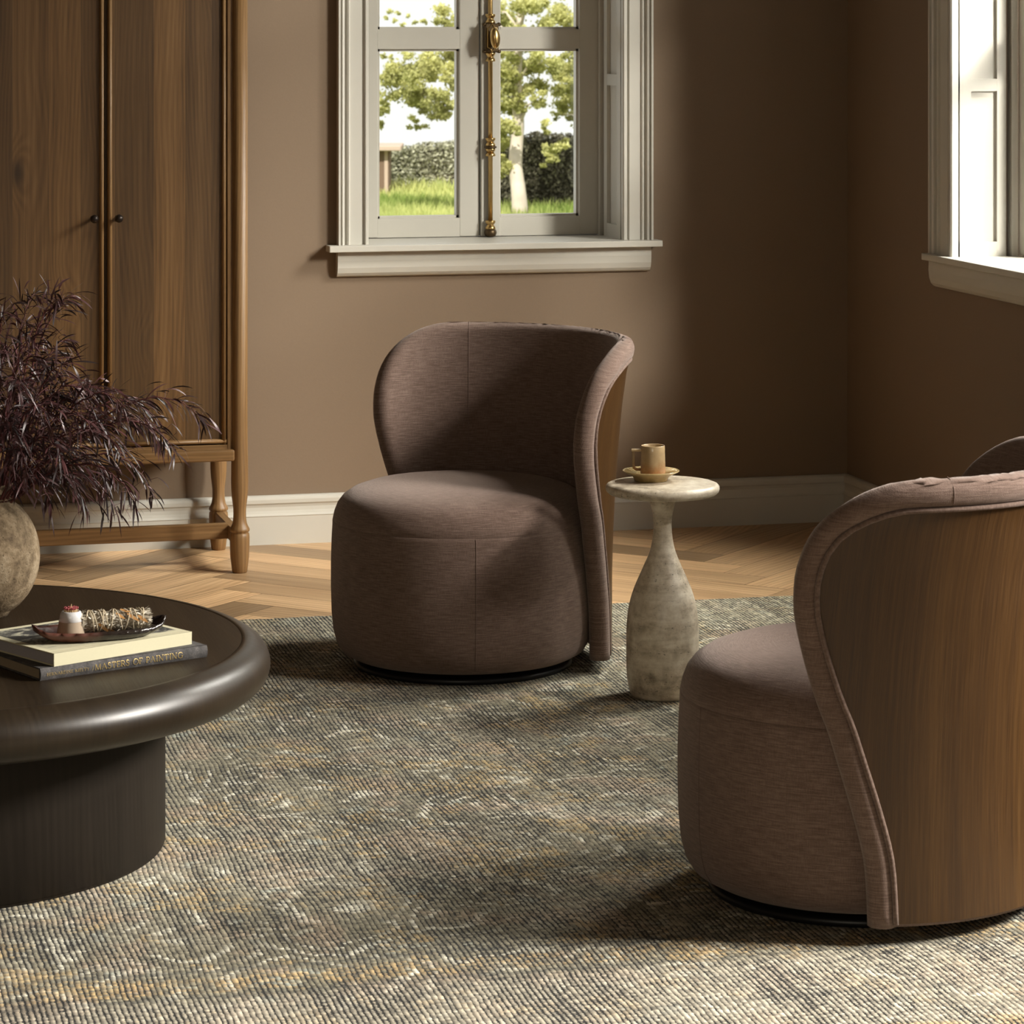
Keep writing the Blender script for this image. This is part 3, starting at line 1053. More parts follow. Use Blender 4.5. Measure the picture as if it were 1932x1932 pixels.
so = b.build('dish', M['saucer'], sc_)
b = MB()
for k in range(36):
    a = 2 * PI * k / 36
    b.tube([(.036 * math.cos(a), .036 * math.sin(a), .0146), (.059 * math.cos(a), .059 * math.sin(a), .0224)], .0007, 5)
b.build('ridges', M['saucer'], sc_)
cu = c2r((1232 - 966) / F * 6.965, 6.965)
cup = thing('cup', 'tan glazed straight sided espresso cup with angular handle on the ochre saucer', 'cup', (cu[0], cu[1], tz + .0127), -A)
b = MB()
b.lathe([(.0001, 0), (.024, 0), (.0278, .002), (.0282, .006), (.0278, .02), (.0268, .05), (.0265, .064), (.0258, .0652), (.0248, .064), (.0250, .04), (.0255, .010), (.022, .006), (.0001, .0055)], 48)
b.build('body', M['cup'], cup)
b = MB()
b.box(-.049, -.0255, -.007, .007, .0520, .0570, .002, 2)
b.tube([(-.0435, 0, .0535), (-.0435, 0, .040), (-.0435, 0, .022), (-.0425, 0, .016), (-.039, 0, .0125), (-.033, 0, .0115), (-.0268, 0, .0115)], .0031, 10)
b.build('handle', M['cup'], cup)

# ------------------------------------------------------------------ coffee table
CX, CY = -1.0921 * KS, 5.6803 * KS
cu_, cv_ = c2r(CX, CY)
ct = thing('coffee_table', 'large round dark espresso coffee table with thick rounded rim and drum base', 'coffee table', (cu_, cv_, RZ))
zt = .3748 - RZ
Rs, ta, tb, Rb = .597, .052, .045, .458
b = MB()
prof = [(Rb - .02, zt - 2 * tb), (Rs, zt - 2 * tb)]
prof += [(Rs + ta * math.cos(a), zt - tb + tb * math.sin(a)) for a in [-PI / 2 + PI * k / 22 for k in range(1, 22)]]
prof += [(Rs + .001, zt), (Rs - .0012, zt - .0022)]
b.lathe(prof, 160, cap0=False, cap1=False)
b.build('rim', M['drim'], ct)
b = MB()
nseg = 160
vs = [((Rs - .0005) * math.cos(2 * PI * k / nseg), (Rs - .0005) * math.sin(2 * PI * k / nseg), zt - .0006) for k in range(nseg)]
vs2 = [(p[0], p[1], zt - .03) for p in vs]
b.add(vs + vs2, [list(range(nseg))] + [(k, nseg + k, nseg + (k + 1) % nseg, (k + 1) % nseg) for k in range(nseg)], None, False)
b.build('table_top', M['dtop'], ct)
b = MB(); b.lathe([(.0001, 0), (Rb - .004, 0), (Rb - .002, .002), (Rb - .002, .006), (Rb, .007), (Rb, zt - 2 * tb + .002)], 160, cap1=False)
b.build('drum_base', M['dbase'], ct)
TZ = .3748 - .0005

# ------------------------------------------------------------------ books
def dirang(p, q):
    return math.atan2(q[1] - p[1], q[0] - p[0])

b0, b1 = on_z(75.4, 1284.8, TZ), on_z(390, 1239.5, TZ)
ang = dirang(b0, b1)
LB = math.hypot(b1[0] - b0[0], b1[1] - b0[1])
HB = .0212
bk = thing('book', 'worn grey cloth art book with gilt spine lettering, underneath on the coffee table', 'book', (b0[0], b0[1], TZ), ang)
DB = .26
def book_parts(root, L, D, H, mcov, mpage, th, rnd):
    b = MB()
    b.box(0, L, 0, D, 0, th, .0006, 1)
    b.box(0, L, 0, D, H - th, H, .0006, 1)
    prof = [(0, .0), (0, H)] if not rnd else None
    if rnd:
        m = 8
        pr = [(-.0035 * math.sin(PI * k / m), H * k / m) for k in range(m + 1)] + [(.003, H), (.003, 0)]
    else:
        pr = [(-.0008, 0), (-.0008, H), (.002, H), (.002, 0)]
    b.prism(pr, (0, 0, 0), (0, 1, 0), (0, 0, 1), (1, 0, 0), L, smooth=False)
    b.build('cover', mcov, root)
    b = MB(); b.box(.003, L - .003, .002, D - .004, th, H - th); b.build('page_block', mpage, root)
book_parts(bk, LB, DB, HB, M['greyc'], M['page2'], .0025, True)

# lettering cut as roman capitals: thick and thin strokes with small serifs
def arc(cx, cy, rx, ry, a0, a1, m=10):
    return [(cx + rx * math.cos(math.radians(a0 + (a1 - a0) * k / m)), cy + ry * math.sin(math.radians(a0 + (a1 - a0) * k / m))) for k in range(m + 1)]
K, H_ = .13, .06
GL = {
 'A': (.92, [([(.06, 0), (.45, 1)], H_), ([(.45, 1), (.86, 0)], K), ([(.2, .35), (.72, .35)], H_), ([(0, 0), (.18, 0)], H_), ([(.72, 0), (.95, 0)], H_)]),
 'B': (.66, [([(.13, 0), (.13, 1)], K), ([(.02, 1)] + arc(.3, .76, .24, .24, 90, -90), H_), ([(.13, .52)] + arc(.32, .26, .28, .26, 90, -90) + [(.02, 0)], .08)]),
 'D': (.86, [([(.13, 0), (.13, 1)], K), ([(.02, 1)] + arc(.32, .5, .48, .5, 90, -90) + [(.02, 0)], .09)]),
 'E': (.62, [([(.13, 0), (.13, 1)], K), ([(.02, 1), (.55, 1), (.55, .82)], H_), ([(.13, .52), (.45, .52)], H_), ([(.02, 0), (.58, 0), (.58, .2)], H_)]),
 'F': (.60, [([(.13, 0), (.13, 1)], K), ([(.02, 1), (.56, 1), (.56, .8)], H_), ([(.13, .52), (.46, .52)], H_), ([(.02, 0), (.27, 0)], H_)]),
 'G': (.92, [(arc(.5, .5, .46, .5, 50, 310, 18), .10), ([(.8, .05), (.8, .42)], K), ([(.62, .42), (.92, .42)], H_), ([(.79, .9), (.82, .72)], H_)]),
 'I': (.34, [([(.17, 0), (.17, 1)], K), ([(.04, 1), (.30, 1)], H_), ([(.04, 0), (.30, 0)], H_)]),
 'K': (.84, [([(.13, 0), (.13, 1)], K), ([(.13, .42), (.7, 1)], H_), ([(.32, .58), (.78, 0)], K), ([(.02, 1), (.26, 1)], H_), ([(.02, 0), (.26, 0)], H_)]),
 'L': (.62, [([(.13, 0), (.13, 1)], K), ([(.02, 1), (.27, 1)], H_), ([(.02, 0), (.58, 0), (.58, .22)], H_)]),
 'M': (1.08, [([(.12, 0), (.16, 1)], H_), ([(.16, 1), (.53, .05)], K), ([(.53, .05), (.88, 1)], H_), ([(.9, 1), (.94, 0)], K), ([(.0, 0), (.24, 0)], H_), ([(.82, 0), (1.06, 0)], H_)]),
 'N': (.92, [([(.14, 0), (.14, 1)], H_), ([(.1, 1), (.78, 0)], K), ([(.78, 0), (.78, 1)], H_), ([(.02, 0), (.26, 0)], H_), ([(.66, 1), (.9, 1)], H_), ([(.0, 1), (.14, 1)], H_)]),
 'O': (.98, [(arc(.49, .5, .44, .5, 0, 360, 28), .10)]),
 'P': (.64, [([(.13, 0), (.13, 1)], K), ([(.02, 1)] + arc(.3, .73, .27, .27, 90, -90) + [(.13, .46)], .08), ([(.02, 0), (.26, 0)], H_)]),
 'R': (.78, [([(.13, 0), (.13, 1)], K), ([(.02, 1)] + arc(.3, .74, .26, .26, 90, -90) + [(.13, .48)], .08), ([(.3, .48), (.74, 0)], K), ([(.02, 0), (.26, 0)], H_)]),
 'S': (.58, [(arc(.29, .76, .21, .24, 30, 250, 12) + arc(.28, .26, .24, .26, 60, -160, 12), .11)]),
 'T': (.80, [([(.4, 0), (.4, 1)], K), ([(.05, .8), (.05, 1), (.75, 1), (.75, .8)], H_), ([(.27, 0), (.53, 0)], H_)]),
 'Y': (.82, [([(.06, 1), (.41, .48)], K), ([(.76, 1), (.41, .48)], H_), ([(.41, .5), (.41, 0)], K), ([(.28, 0), (.54, 0)], H_)]),
 '/': (.40, [([(.05, -.1), (.32, 1.05)], .07)]),
 ' ': (.42, []),
}
def lettering(b, text, x0, x1, z0, h, yfun):
    w = sum(GL[c][0] + .12 for c in text) - .12
    k = (x1 - x0) / w
    x = x0
    for c in text:
        adv, strokes = GL[c]
        for pts, wd in strokes:
            P = [(x + p[0] * k, z0 + p[1] * h) for p in pts]
            hw = wd * h * .5
            for (ax, az), (bx, bz) in zip(P, P[1:]):
                d = math.hypot(bx - ax, bz - az)
                if d < 1e-7:
                    continue
                ex, ez = (bx - ax) / d * hw * .4, (bz - az) / d * hw * .4
                nx, nz = -(bz - az) / d * hw, (bx - ax) / d * hw
                q = [(ax - ex + nx, az - ez + nz), (ax - ex - nx, az - ez - nz), (bx + ex - nx, bz + ez - nz), (bx + ex + nx, bz + ez + nz)]
                b.add([(a_, yfun(c_), c_) for a_, c_ in q], [(0, 1, 2, 3)], None, False)
        x += (adv + .12) * k
ysp = lambda z: -.0035 * math.sin(PI * min(max(z / HB, 0), 1)) - .0010
b = MB()
lettering(b, 'BERNARDINE KIELTY', LB * .034, LB * .282, .0075, .0050, ysp)
lettering(b, '/', LB * .300, LB * .308, .0065, .0068, ysp)
lettering(b, 'MASTERS OF PAINTING', LB * .316, LB * .845, .0058, .0098, ysp)
b.build('spine_lettering', M['gold'], bk)

t0, t1 = on_z(101.5, 1257.8, TZ + HB), on_z(361.4, 1215.2, TZ + HB)
ang2 = dirang(t0, t1)
LT = math.hypot(t1[0] - t0[0], t1[1] - t0[1])
HT, DT = .0222, .246
bt = thing('book', 'cream hardback with a black ink print on its cover, topmost of the two books', 'book', (t0[0], t0[1], TZ + HB), ang2)
book_parts(bt, LT, DT, HT, M['cream'], M['page'], .0022, False)
b = MB()
x0, x1, y0, y1 = .016, LT - .012, .030, DT - .016
b.add([(x0, y0, HT + .0002), (x1, y0, HT + .0002), (x1, y1, HT + .0002), (x0, y1, HT + .0002)], [(0, 1, 2, 3)], [[(x0, y0), (x1, y0), (x1, y1), (x0, y1)]], False)
b.build('cover_print', M['print'], bt)
b = MB(); b.box(.001, LT - .001, .0105, .0118, HT - .0002, HT + .0001); b.build('hinge_groove', M['page2'], bt)
ZB = TZ + HB + HT + .0003

# ------------------------------------------------------------------ tray, match striker, sage
pa, pb = at(61, 1188, 5.445), at(312, 1165, 5.535)
angt = dirang(pa, pb)
tc = (pa + pb) / 2
TL = math.hypot(pb[0] - pa[0], pb[1] - pa[1]) / 2
tray = thing('tray', 'dark brown glazed leaf shaped tray lying on the cream book', 'tray', (tc[0], tc[1], ZB), angt)
TW = .052
rt = random.Random(3)
rimw = [rt.uniform(-1, 1) for _ in range(96)]
rings_t, rings_b = [], []
for j, (f_, zi) in enumerate(((0.0, .0045), (.5, .0046), (.72, .0055), (.86, .0095), (.95, .0155), (1.0, .0195))):
    ta_, tb2 = [], []
    for k in range(97):
        a = 2 * PI * (k % 96) / 96
        w = 1 + (.02 * rimw[k % 96] + .012 * math.sin(a * 9)) * f_
        ex = abs(math.cos(a)) ** 8
        x, y = TL * math.cos(a) * f_ * w, TW * math.copysign(abs(math.sin(a)) ** .85, math.sin(a)) * f_ * w
        lift = f_ ** 3 * ex * .012
        ta_.append((x, y, zi + lift)); tb2.append((x * (.97 if j else 0), y * (.93 if j else 0), max(0.0, zi * (1 - .25 * f_) - .0045 + lift * .8)))
    rings_t.append(ta_); rings_b.append(tb2)
b = MB()
b.grid(rings_t, None, True)
b.grid(rings_b, None, True, flip=True)
b.grid([rings_t[-1], rings_b[-1]], None, True)
b.build('dish', M['tray'], tray, clean=True)
TRZ = ZB + .0046
pc = at(134, 1190, 5.478)
pot = thing('match_pot', 'small tapered clay pot with white glazed top holding red tipped matches', 'pot', (pc[0], pc[1], TRZ))
b = MB()
b.lathe([(.0001, 0), (.0245, 0), (.0252, .0012), (.0236, .013), (.0212, .027)], 48, cap1=False)
b.build('clay_base', M['clay'], pot)
b = MB()
b.lathe([(.0212, .027), (.0216, .0275), (.0190, .0385), (.0170, .0430), (.0155, .0445), (.0140, .0440), (.0132, .040), (.0001, .0395)], 48, cap0=False)
b.build('glazed_top', M['white_glaze'], pot)
rm_ = random.Random(2)
mm = MB()
mm.lathe([(.00085, 0), (.00085, .008)], 6)
mm.lathe([(.0010, .0076), (.0014, .0085), (.0014, .0100), (.0008, .0112), (.0001, .0115)], 8, mi=1)
m0 = mm.build('match', [M['match'], M['mtip']])
k_ = 0
for ring_r, cnt in ((0.0, 1), (.0038, 7), (.0075, 12), (.0106, 16)):
    for k in range(cnt):
        o = m0 if k_ == 0 else m0.copy()
        if k_:
            COL.objects.link(o)
        k_ += 1
        a = 2 * PI * k / max(1, cnt) + rm_.uniform(-.15, .15)
        rr = ring_r + rm_.uniform(-.0005, .0005)
        o.location = (pc[0] + rr * math.cos(a), pc[1] + rr * math.sin(a), TRZ + .0394 + rm_.uniform(0, .0012))
        tilt = rr * 14 + rm_.uniform(-.04, .04)
        o.rotation_euler = (-tilt * math.sin(a), tilt * math.cos(a), 0)
        tag(o, 'short red tipped match standing in the white topped clay pot', 'match', 'matches in the clay pot')
# two matches stand proud with bare ends
mm = MB(); mm.lathe([(.0009, 0), (.0007, .017), (.0001, .0175)], 6)
for k, (dx, dy, h) in enumerate(((.001, -.002, .0), (-.003, -.001, -.003))):
    o = mm.build('match', [M['match']])
    o.location = (pc[0] + dx, pc[1] + dy, TRZ + .0394 + h * .0)
    o.rotation_euler = (.06, .1 * (k - .5), 0)
    o.scale = (1, 1, 1 + h * 60)
    tag(o, ('tall bare wooden match standing in the middle of the match pot', 'shorter bare wooden match just left of the tall bare one')[k], 'match', None)

# sage bundle
q0, q1 = at(166, 1182, 5.488), at(266, 1162, 5.515)
angs = dirang(q0, q1)
SL = .118
sc0 = (q0 + q1) / 2
SR = .0185
sg_ = thing('sage_bundle', 'bundle of dried sage tied with twine and orange petals, lying on the tray', 'herb bundle', (sc0[0], sc0[1], TRZ + SR + .0050), angs)
rs_ = random.Random(11)
b = MB()
prof = []
core = [[(SL * (i / 20 - .5), SR * .9 * math.cos(2 * PI * (k % 24) / 24) * (1 - .12 * abs(math.sin(i * 1.3))), SR * .9 * math.sin(2 * PI * (k % 24) / 24) * (1 - .12 * abs(math.sin(i * 1.3)))) for k in range(25)] for i in range(21)]
b.grid(core, None, True)
tn = [.12] * len(b.f)
def blade(b, o, d, nrm, L, w, curl, seg=4, tints=None, tv=.5):
    d, nrm = d.normalized(), nrm.normalized()
    sd = d.cross(nrm).normalized()
    rows_ = []
    for i in range(seg + 1):
        t = i / seg
        ww = w * (math.sin(PI * min(1, t * .9 + .08)) ** .8) * .5
        a = curl * t
        p = o + d * (L * t * math.cos(a * .5)) + nrm * (L * t * math.sin(a * .5))
        rows_.append([p - sd * ww, p + sd * ww])
    n0 = len(b.f)
    b.grid(rows_, None, True)
    if tints is not None:
        tints += [tv] * (len(b.f) - n0)
for k in range(520):
    x = rs_.uniform(-.5, .5) * SL
    a = rs_.uniform(0, 2 * PI)
    nv = Vector((0, math.cos(a), math.sin(a)))
    o = Vector((x, 0, 0)) + nv * SR * rs_.uniform(.82, .98)
    dv = Vector((rs_.choice((-1, 1)) * .8, rs_.uniform(-.6, .6), rs_.uniform(-.6, .6)))
    dv -= nv * dv.dot(nv)
    blade(b, o, dv + nv * rs_.uniform(0, .25), nv, rs_.uniform(.006, .012), rs_.uniform(.002, .0036), rs_.uniform(-.8, .8), 3, tn, rs_.random())
for e in (-1, 1):
    for k in range(90):
        a, r = rs_.uniform(0, 2 * PI), SR * math.sqrt(rs_.random())
        o = Vector((e * SL * .485, r * math.cos(a), r * math.sin(a)))
        blade(b, o, Vector((e, rs_.uniform(-.5, .5), rs_.uniform(-.5, .5))), Vector((0, math.cos(a), math.sin(a))), rs_.uniform(.005, .010), .003, rs_.uniform(-.8, .8), 3, tn, rs_.random())
b.build('dried_leaves', M['sage'], sg_, attr=tn)
b = MB()
for ph, sgn in ((0, 1), (1.2, 1), (2.6, -1)):
    pts = []
    for k in range(120):
        t = k / 119
        a = ph + sgn * t * 2 * PI * 4.2
        x = SL * (t - .5) * .86 + .004 * math.sin(a * .37 + ph)
        pts.append((x, (SR + .0009) * math.cos(a), (SR + .0009) * math.sin(a)))
    b.tube(pts, .0010, 6)
b.build('twine', M['twine'], sg_)
for (x, a, L, w, tw) in ((-.022, 205, .026, .0065, -.5), (-.006, 235, .024, .0070, .3), (.018, 120, .022, .006, .4), (.030, 160, .026, .0055, .1), (.047, 170, .022, .006, -.2), (.008, 150, .020, .005, -.6)):
    ar_ = math.radians(a)
    nv = Vector((0, math.cos(ar_), math.sin(ar_)))
    tg = Vector((math.cos(tw) * .8, -math.sin(ar_) * .6, math.cos(ar_) * .6))
    b = MB()
    blade(b, Vector((x, 0, 0)) + nv * (SR + .0005) - tg.normalized() * L * .5, tg, nv, L, w, .35, 6)
    b.build('petal', M['petal'], sg_)

# ------------------------------------------------------------------ vase and burgundy branches
VX, VY = (-22 - 966) / F * 5.92, 5.92
vu, vv = c2r(VX, VY)
vs_ = thing('vase', 'round weathered earthen vase on the coffee table, cut off by the left edge', 'vase', (vu, vv, TZ))
R0 = .097
prof = [(.0001, 0), (.036, 0)]
for k in range(4, 26):
    a = -PI / 2 + PI * k / 28
    prof.append((R0 * math.cos(a), .114 + .116 * math.sin(a)))
prof += [(.047, .222), (.042, .228), (.040, .238), (.044, .246), (.047, .249), (.044, .251), (.037, .247), (.034, .235), (.036, .22), (.06, .19), (.0001, .185)]
b = MB(); b.lathe(prof, 64); b.build('body', M['vase'], vs_)

fo = thing('foliage_arrangement', 'burgundy branches with narrow drooping leaves arranged in the earthen vase', 'plant', (vu, vv, TZ + .19))
base = Vector((vu, vv, TZ + .19))
rp = random.Random(21)
tips = [(386, 800, .02), (332, 858, -.05), (292, 938, .06), (262, 968, -.08), (222, 975, .0), (168, 968, .08), (96, 962, -.12), (140, 560, .05), (116, 566, -.06), (70, 556, .1), (8, 590, -.1),
        (132, 640, .12), (136, 686, -.12), (146, 742, .0), (196, 752, .14), (236, 776, -.06), (292, 800, .1), (306, 846, .16), (232, 868, -.15), (176, 826, -.2), (62, 640, -.18), (12, 660, .15),
        (40, 740, -.22), (90, 800, -.22), (120, 880, -.2), (204, 918, .18), (146, 918, .02), (52, 900, -.2), (20, 830, -.2), (90, 700, .2), (190, 800, .03), (110, 760, .02), (60, 840, .1),
        (-40, 570, .0), (-110, 640, .05), (-160, 760, -.05), (-190, 860, .05), (-150, 930, -.08), (-70, 690, .16), (-60, 880, -.18)]
for (px, py, dy) in tips:
    tip = at(px, py, VY + dy) - base
    b = MB(); lf = MB(); tn = []
    rad = Vector((tip.x, tip.y, 0))
    start = Vector((rad.x, rad.y, 0)).normalized() * .018 if rad.length > .01 else Vector((0, 0, 0))
    L = (tip - start).length
    ctrl = start * .5 + tip * .5 + Vector((0, 0, .05 + .10 * min(1, rad.length / .35)))
    ctrl2 = tip * .85 + start * .15 + Vector((0, 0, .05 + .07 * min(1, rad.length / .35)))
    if tip.z > .3:
        ctrl = start + Vector((tip.x * .30, tip.y * .3, tip.z * .62)); ctrl2 = Vector((tip.x * .72, tip.y * .72, tip.z * 1.03))
    m = 26
    pts = []
    for k in range(m + 1):
        t = k / m
        p = start * (1 - t) ** 3 + ctrl * (3 * t * (1 - t) ** 2) + ctrl2 * (3 * t * t * (1 - t)) + tip * t ** 3
        pts.append(p + Vector((rp.uniform(-1, 1), rp.uniform(-1, 1), rp.uniform(-1, 1))) * .0022)
    b.tube(pts, lambda t: .0021 * (1 - t) + .0006, 6)
    br = b.build('branch', M['stemm'], fo)
    nl = int(46 + L * 135)
    for k in range(nl):
        t = .22 + .78 * (k + rp.random()) / nl
        i = min(m - 1, int(t * m))
        p = pts[i].lerp(pts[i + 1], t * m - i)
        tg = (pts[i + 1] - pts[i]).normalized()
        rnd = Vector((rp.gauss(0, 1), rp.gauss(0, 1), rp.gauss(0, .8)))
        side = (rnd - tg * rnd.dot(tg)).normalized()
        # short side twig lifts some leaves off the stem
        off = side * rp.uniform(0, .028) * (1 if rp.random() < .55 else 0)
        d = (tg * rp.uniform(.35, 1.0) + side * rp.uniform(.25, .9)).normalized()
        LL = rp.uniform(.028, .072) * (1 - .25 * t)
        w = rp.uniform(.0022, .0048)
        droop = rp.uniform(.5, 1.7)
        seg = 5
        rows_ = []
        q = p + off
        dd = d.copy()
        tw = rp.uniform(-1.2, 1.2)
        for s_ in range(seg + 1):
            tt = s_ / seg
            sd = dd.cross(Vector((0, 0, 1)))
            if sd.length < .05:
                sd = Vector((1, 0, 0))
            sd.normalize()
            sd = (sd * math.cos(tw * (.4 + tt)) + dd.cross(sd) * math.sin(tw * (.4 + tt)))
            ww = w * .5 * (math.sin(PI * (tt * .93 + .06)) ** .75)
            rows_.append([q - sd * ww, q + sd * ww])
            dd = (dd + Vector((0, 0, -droop / seg * .75))).normalized()
            q = q + dd * (LL / seg)
        n0 = len(lf.f)
        lf.grid(rows_, None, True)
        tn += [rp.random() ** 1.6] * (len(lf.f) - n0)
        if off.length > .004:
            lf.tube([p, p + off], .0005, 4, cap=False)
            tn += [.9] * (len(lf.f) - len(tn))
    lf.build('leaves', M['foliage'], br, attr=tn)

# ------------------------------------------------------------------ garden below and beyond the house
ZG = -3.0
def gp(px, py, Y):
    return at(px, py, Y)
def ground_Y(py):
    return (HC - ZG) * F / (py - 40)
def quad_leaf(b, tn, p, s, rng, tv, flat=0.0):
    a = Vector((rng.gauss(0, 1), rng.gauss(0, 1), rng.gauss(0, 1) + flat)).normalized()
    c = a.orthogonal().normalized()
    d = a.cross(c)
    g_ = rng.uniform(0, 2 * PI)
    e1 = (c * math.cos(g_) + d * math.sin(g_)) * s
    e2 = (d * math.cos(g_) - c * math.sin(g_)) * s * .62
    n0 = len(b.v)
    b.add([p - e1, p + e2, p + e1, p - e2], [(0, 1, 2, 3)], None, True)
    tn.append(tv)

gr = MB()
c0, c1, c2, c3 = c2r(-14, 22), c2r(14, 22), c2r(18, 92), c2r(-18, 92)
gr.add([(c0[0], c0[1], ZG), (c1[0], c1[1], ZG), (c2[0], c2[1], ZG), (c3[0], c3[1], ZG)], [(0, 1, 2, 3)], None, False)
structure(gr.build('lawn_ground', M['soil']), 'sloping lawn outside the back window', 'ground')
rg = random.Random(4)
b = MB(); tn = []
for k in range(34000):
    Y = rg.uniform(64, 82.6)
    px = rg.uniform(430, 1440)
    if px > 915 and Y > 75.3:
        continue
    X = (px - 966) / F * Y
    u, v = c2r(X, Y)
    h = rg.uniform(.10, .34) * (1.0 if Y < 80 else 1.5)
    ln = Vector((rg.gauss(0, .35), rg.gauss(0, .35), 1)).normalized()
    sd = ln.cross(Vector((rg.gauss(0, 1), rg.gauss(0, 1), 0))).normalized() * rg.uniform(.014, .035)
    p = Vector((u, v, ZG))
    b.add([p - sd, p + sd, p + ln * h], [(0, 1, 2)], None, False)
    pat = .5 + .5 * math.sin(u * .9) * math.sin(v * .55 + 1)
    tn.append(min(1, max(0, .35 * rg.random() + .65 * pat + (.25 if Y > 78 else -.1))))
tag(b.build('grass', M['grass'], attr=tn), 'long sunlit grass outside the back window', 'grass', kind='stuff')

def hedge(name, label, px0, px1, tops, Y0, dep, mat, cnt, s, seed, grp=None):
    rng = random.Random(seed)
    root = thing(name, label, 'hedge', (*c2r(((px0 + px1) / 2 - 966) / F * Y0, Y0), ZG), 0, grp)
    org = Vector(root.location)
    b = MB(); tn = []
    core = MB()
    nn = 44
    front, topb = [], []
    for k in range(nn + 1):
        px = px0 + (px1 - px0) * k / nn
        zt_ = at(px, interp(tops, px), Y0).z
        f_ = at(px, 0, Y0); bk_ = at(px, 0, Y0 + dep)
        front.append([Vector((f_.x, f_.y, ZG)) - org, Vector((f_.x, f_.y, zt_ - .06)) - org, Vector((bk_.x, bk_.y, zt_ - .06)) - org, Vector((bk_.x, bk_.y, ZG)) - org])
    core.grid(front, None, False)
    core.build('twigs', M['hedgecore'], root)
    for k in range(cnt):
        px = rng.uniform(px0, px1)
        zt_ = at(px, interp(tops, px), Y0).z
        if rng.random() < .8:
            Y, z = Y0 - rng.uniform(0, .16), ZG + (zt_ + .03 - ZG) * rng.random()
        else:
            Y, z = Y0 + rng.uniform(-.1, dep), zt_ + rng.uniform(-.08, .10)
        p = at(px, 0, Y); p.z = z
        quad_leaf(b, tn, p - org, s * rng.uniform(.6, 1.2), rng, rng.random() ** 1.2, .8)
    b.build('leaves', mat, root, attr=tn)
    return root
hedge('hedge', 'grey green clipped hedge behind the lawn, seen in the left window pane', 430, 898, [(430, 296), (560, 290), (690, 292), (730, 288), (760, 286), (800, 278), (840, 276), (880, 270), (908, 268)], 84, 1.2, M['hedge'], 11500, .062, 1)
hedge('ivy_hedge', 'tall dark ivy covered hedge behind the tree, seen in the right window pane', 922, 1440, [(908, 262), (975, 268), (1010, 258), (1050, 262), (1090, 262), (1130, 262), (1440, 268)], 75.6, 1.2, M['ivy'], 14000, .055, 2)

# shed at the far left
sp = at(712, 330, 80)
sh = thing('shed', 'small garden shed with a pale roof at the far left of the hedge', 'shed', (sp.x, sp.y, ZG), -A)
w = 60 / F * 80
zr_ = at(712, 284, 80).z - ZG
b = MB(); b.box(-w - .35, .30, 0, 1.5, 0, zr_, .0, 1); b.build('wall', M['shedw'], sh)
b = MB(); b.box(.18, .27, -.03, .02, 0, zr_, .0, 1); b.build('corner_post', M['shedr'], sh)
b = MB(); b.box(-w - .5, .62, -.35, 1.7, zr_, zr_ + .13, .02, 1); b.build('roof', M['shedr'], sh)

def tree(label, trunk_pts, trunk_r, blobs, seed, cnt, s, grp):
    rng = random.Random(seed)
    p0 = trunk_pts[0]
    root = thing('tree', label, 'tree', (p0.x, p0.y, ZG), 0, grp)
    org = Vector(root.location)
    b = MB()
    pts = resample(catmull([tuple(p - org) for p in trunk_pts], 6), 24)
    b.tube(pts, lambda t: trunk_r * (1.12 - .75 * t + .35 * max(0, .15 - t)), 12)
    for (px, py, Y, r) in blobs[::2]:
        e = at(px, py, Y) - org
        if math.hypot(e.x - pts[-1][0], e.y - pts[-1][1]) > 1.5 or e.z < 2.2:
            continue
        j = min(range(len(pts)), key=lambda i: abs(pts[i][2] - (e.z - .5)))
        s0 = Vector(pts[j])
        mid_ = s0.lerp(e, .5) + Vector((0, 0, .2))
        b.tube([s0, s0.lerp(mid_, .6), mid_, e], lambda t: trunk_r * (.3 - .22 * t), 6)
    b.build('trunk', M['bark'], root)
    lf = MB(); tn = []
    tot = sum(r * r for *_, r in blobs)
    for (px, py, Y, r) in blobs:
        c = at(px, py, Y)
        subs = []
        for k in range(7):
            e = Vector((rng.gauss(0, .52), rng.gauss(0, .52), rng.gauss(0, .45))) * r
            subs.append((e, r * rng.uniform(.10, .34)))
        for k in range(int(cnt * r * r / tot)):
            e, q = rng.choice(subs)
            d = e + Vector((rng.gauss(0, 1), rng.gauss(0, 1), rng.gauss(0, .7))) * q
            # leaves get paler towards the top of each clump
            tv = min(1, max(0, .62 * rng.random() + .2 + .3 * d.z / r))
            quad_leaf(lf, tn, c + d - org, s * rng.uniform(.6, 1.3), rng, tv, .6)
    lf.build('leaves', M['leaf'], root, attr=tn)
    return root
px2m = 72.0 / F
rt_ = random.Random(9)
blobs = []
def blob(px, py, rp_, Y=72.0):
    blobs.append((px, py, Y + rt_.uniform(-1.2, 1.2), rp_ * px2m))
for (x, y, r) in ((745, 138, 26), (775, 120, 26), (805, 130, 30), (835, 112, 28), (855, 150, 26), (790, 165, 28), (760, 168, 22), (820, 175, 26), (800, 205, 20), (780, 190, 20), (845, 195, 20), (722, 180, 16), (716, 205, 16),
                  (728, 150, 18), (870, 90, 30), (900, 120, 30), (860, 60, 24), (840, 30, 22), (880, 30, 30), (785, 232, 12), (825, 215, 14), (715, 232, 9),
                  (950, 120, 30), (985, 105, 34), (1020, 120, 28), (960, 160, 28), (1000, 160, 26), (950, 200, 26), (985, 195, 24), (945, 240, 22), (1015, 190, 18), (975, 70, 34), (1020, 60, 30), (960, 30, 30), (1000, 20, 36),
                  (1050, 30, 30), (955, 275, 16), (968, 245, 16), (950, 318, 15), (946, 300, 10), (1035, 300, 14), (1045, 285, 16), (1060, 270, 10), (1030, 240, 12), (930, 20, 28), (1030, 275, 9)):
    blob(x, y, r)
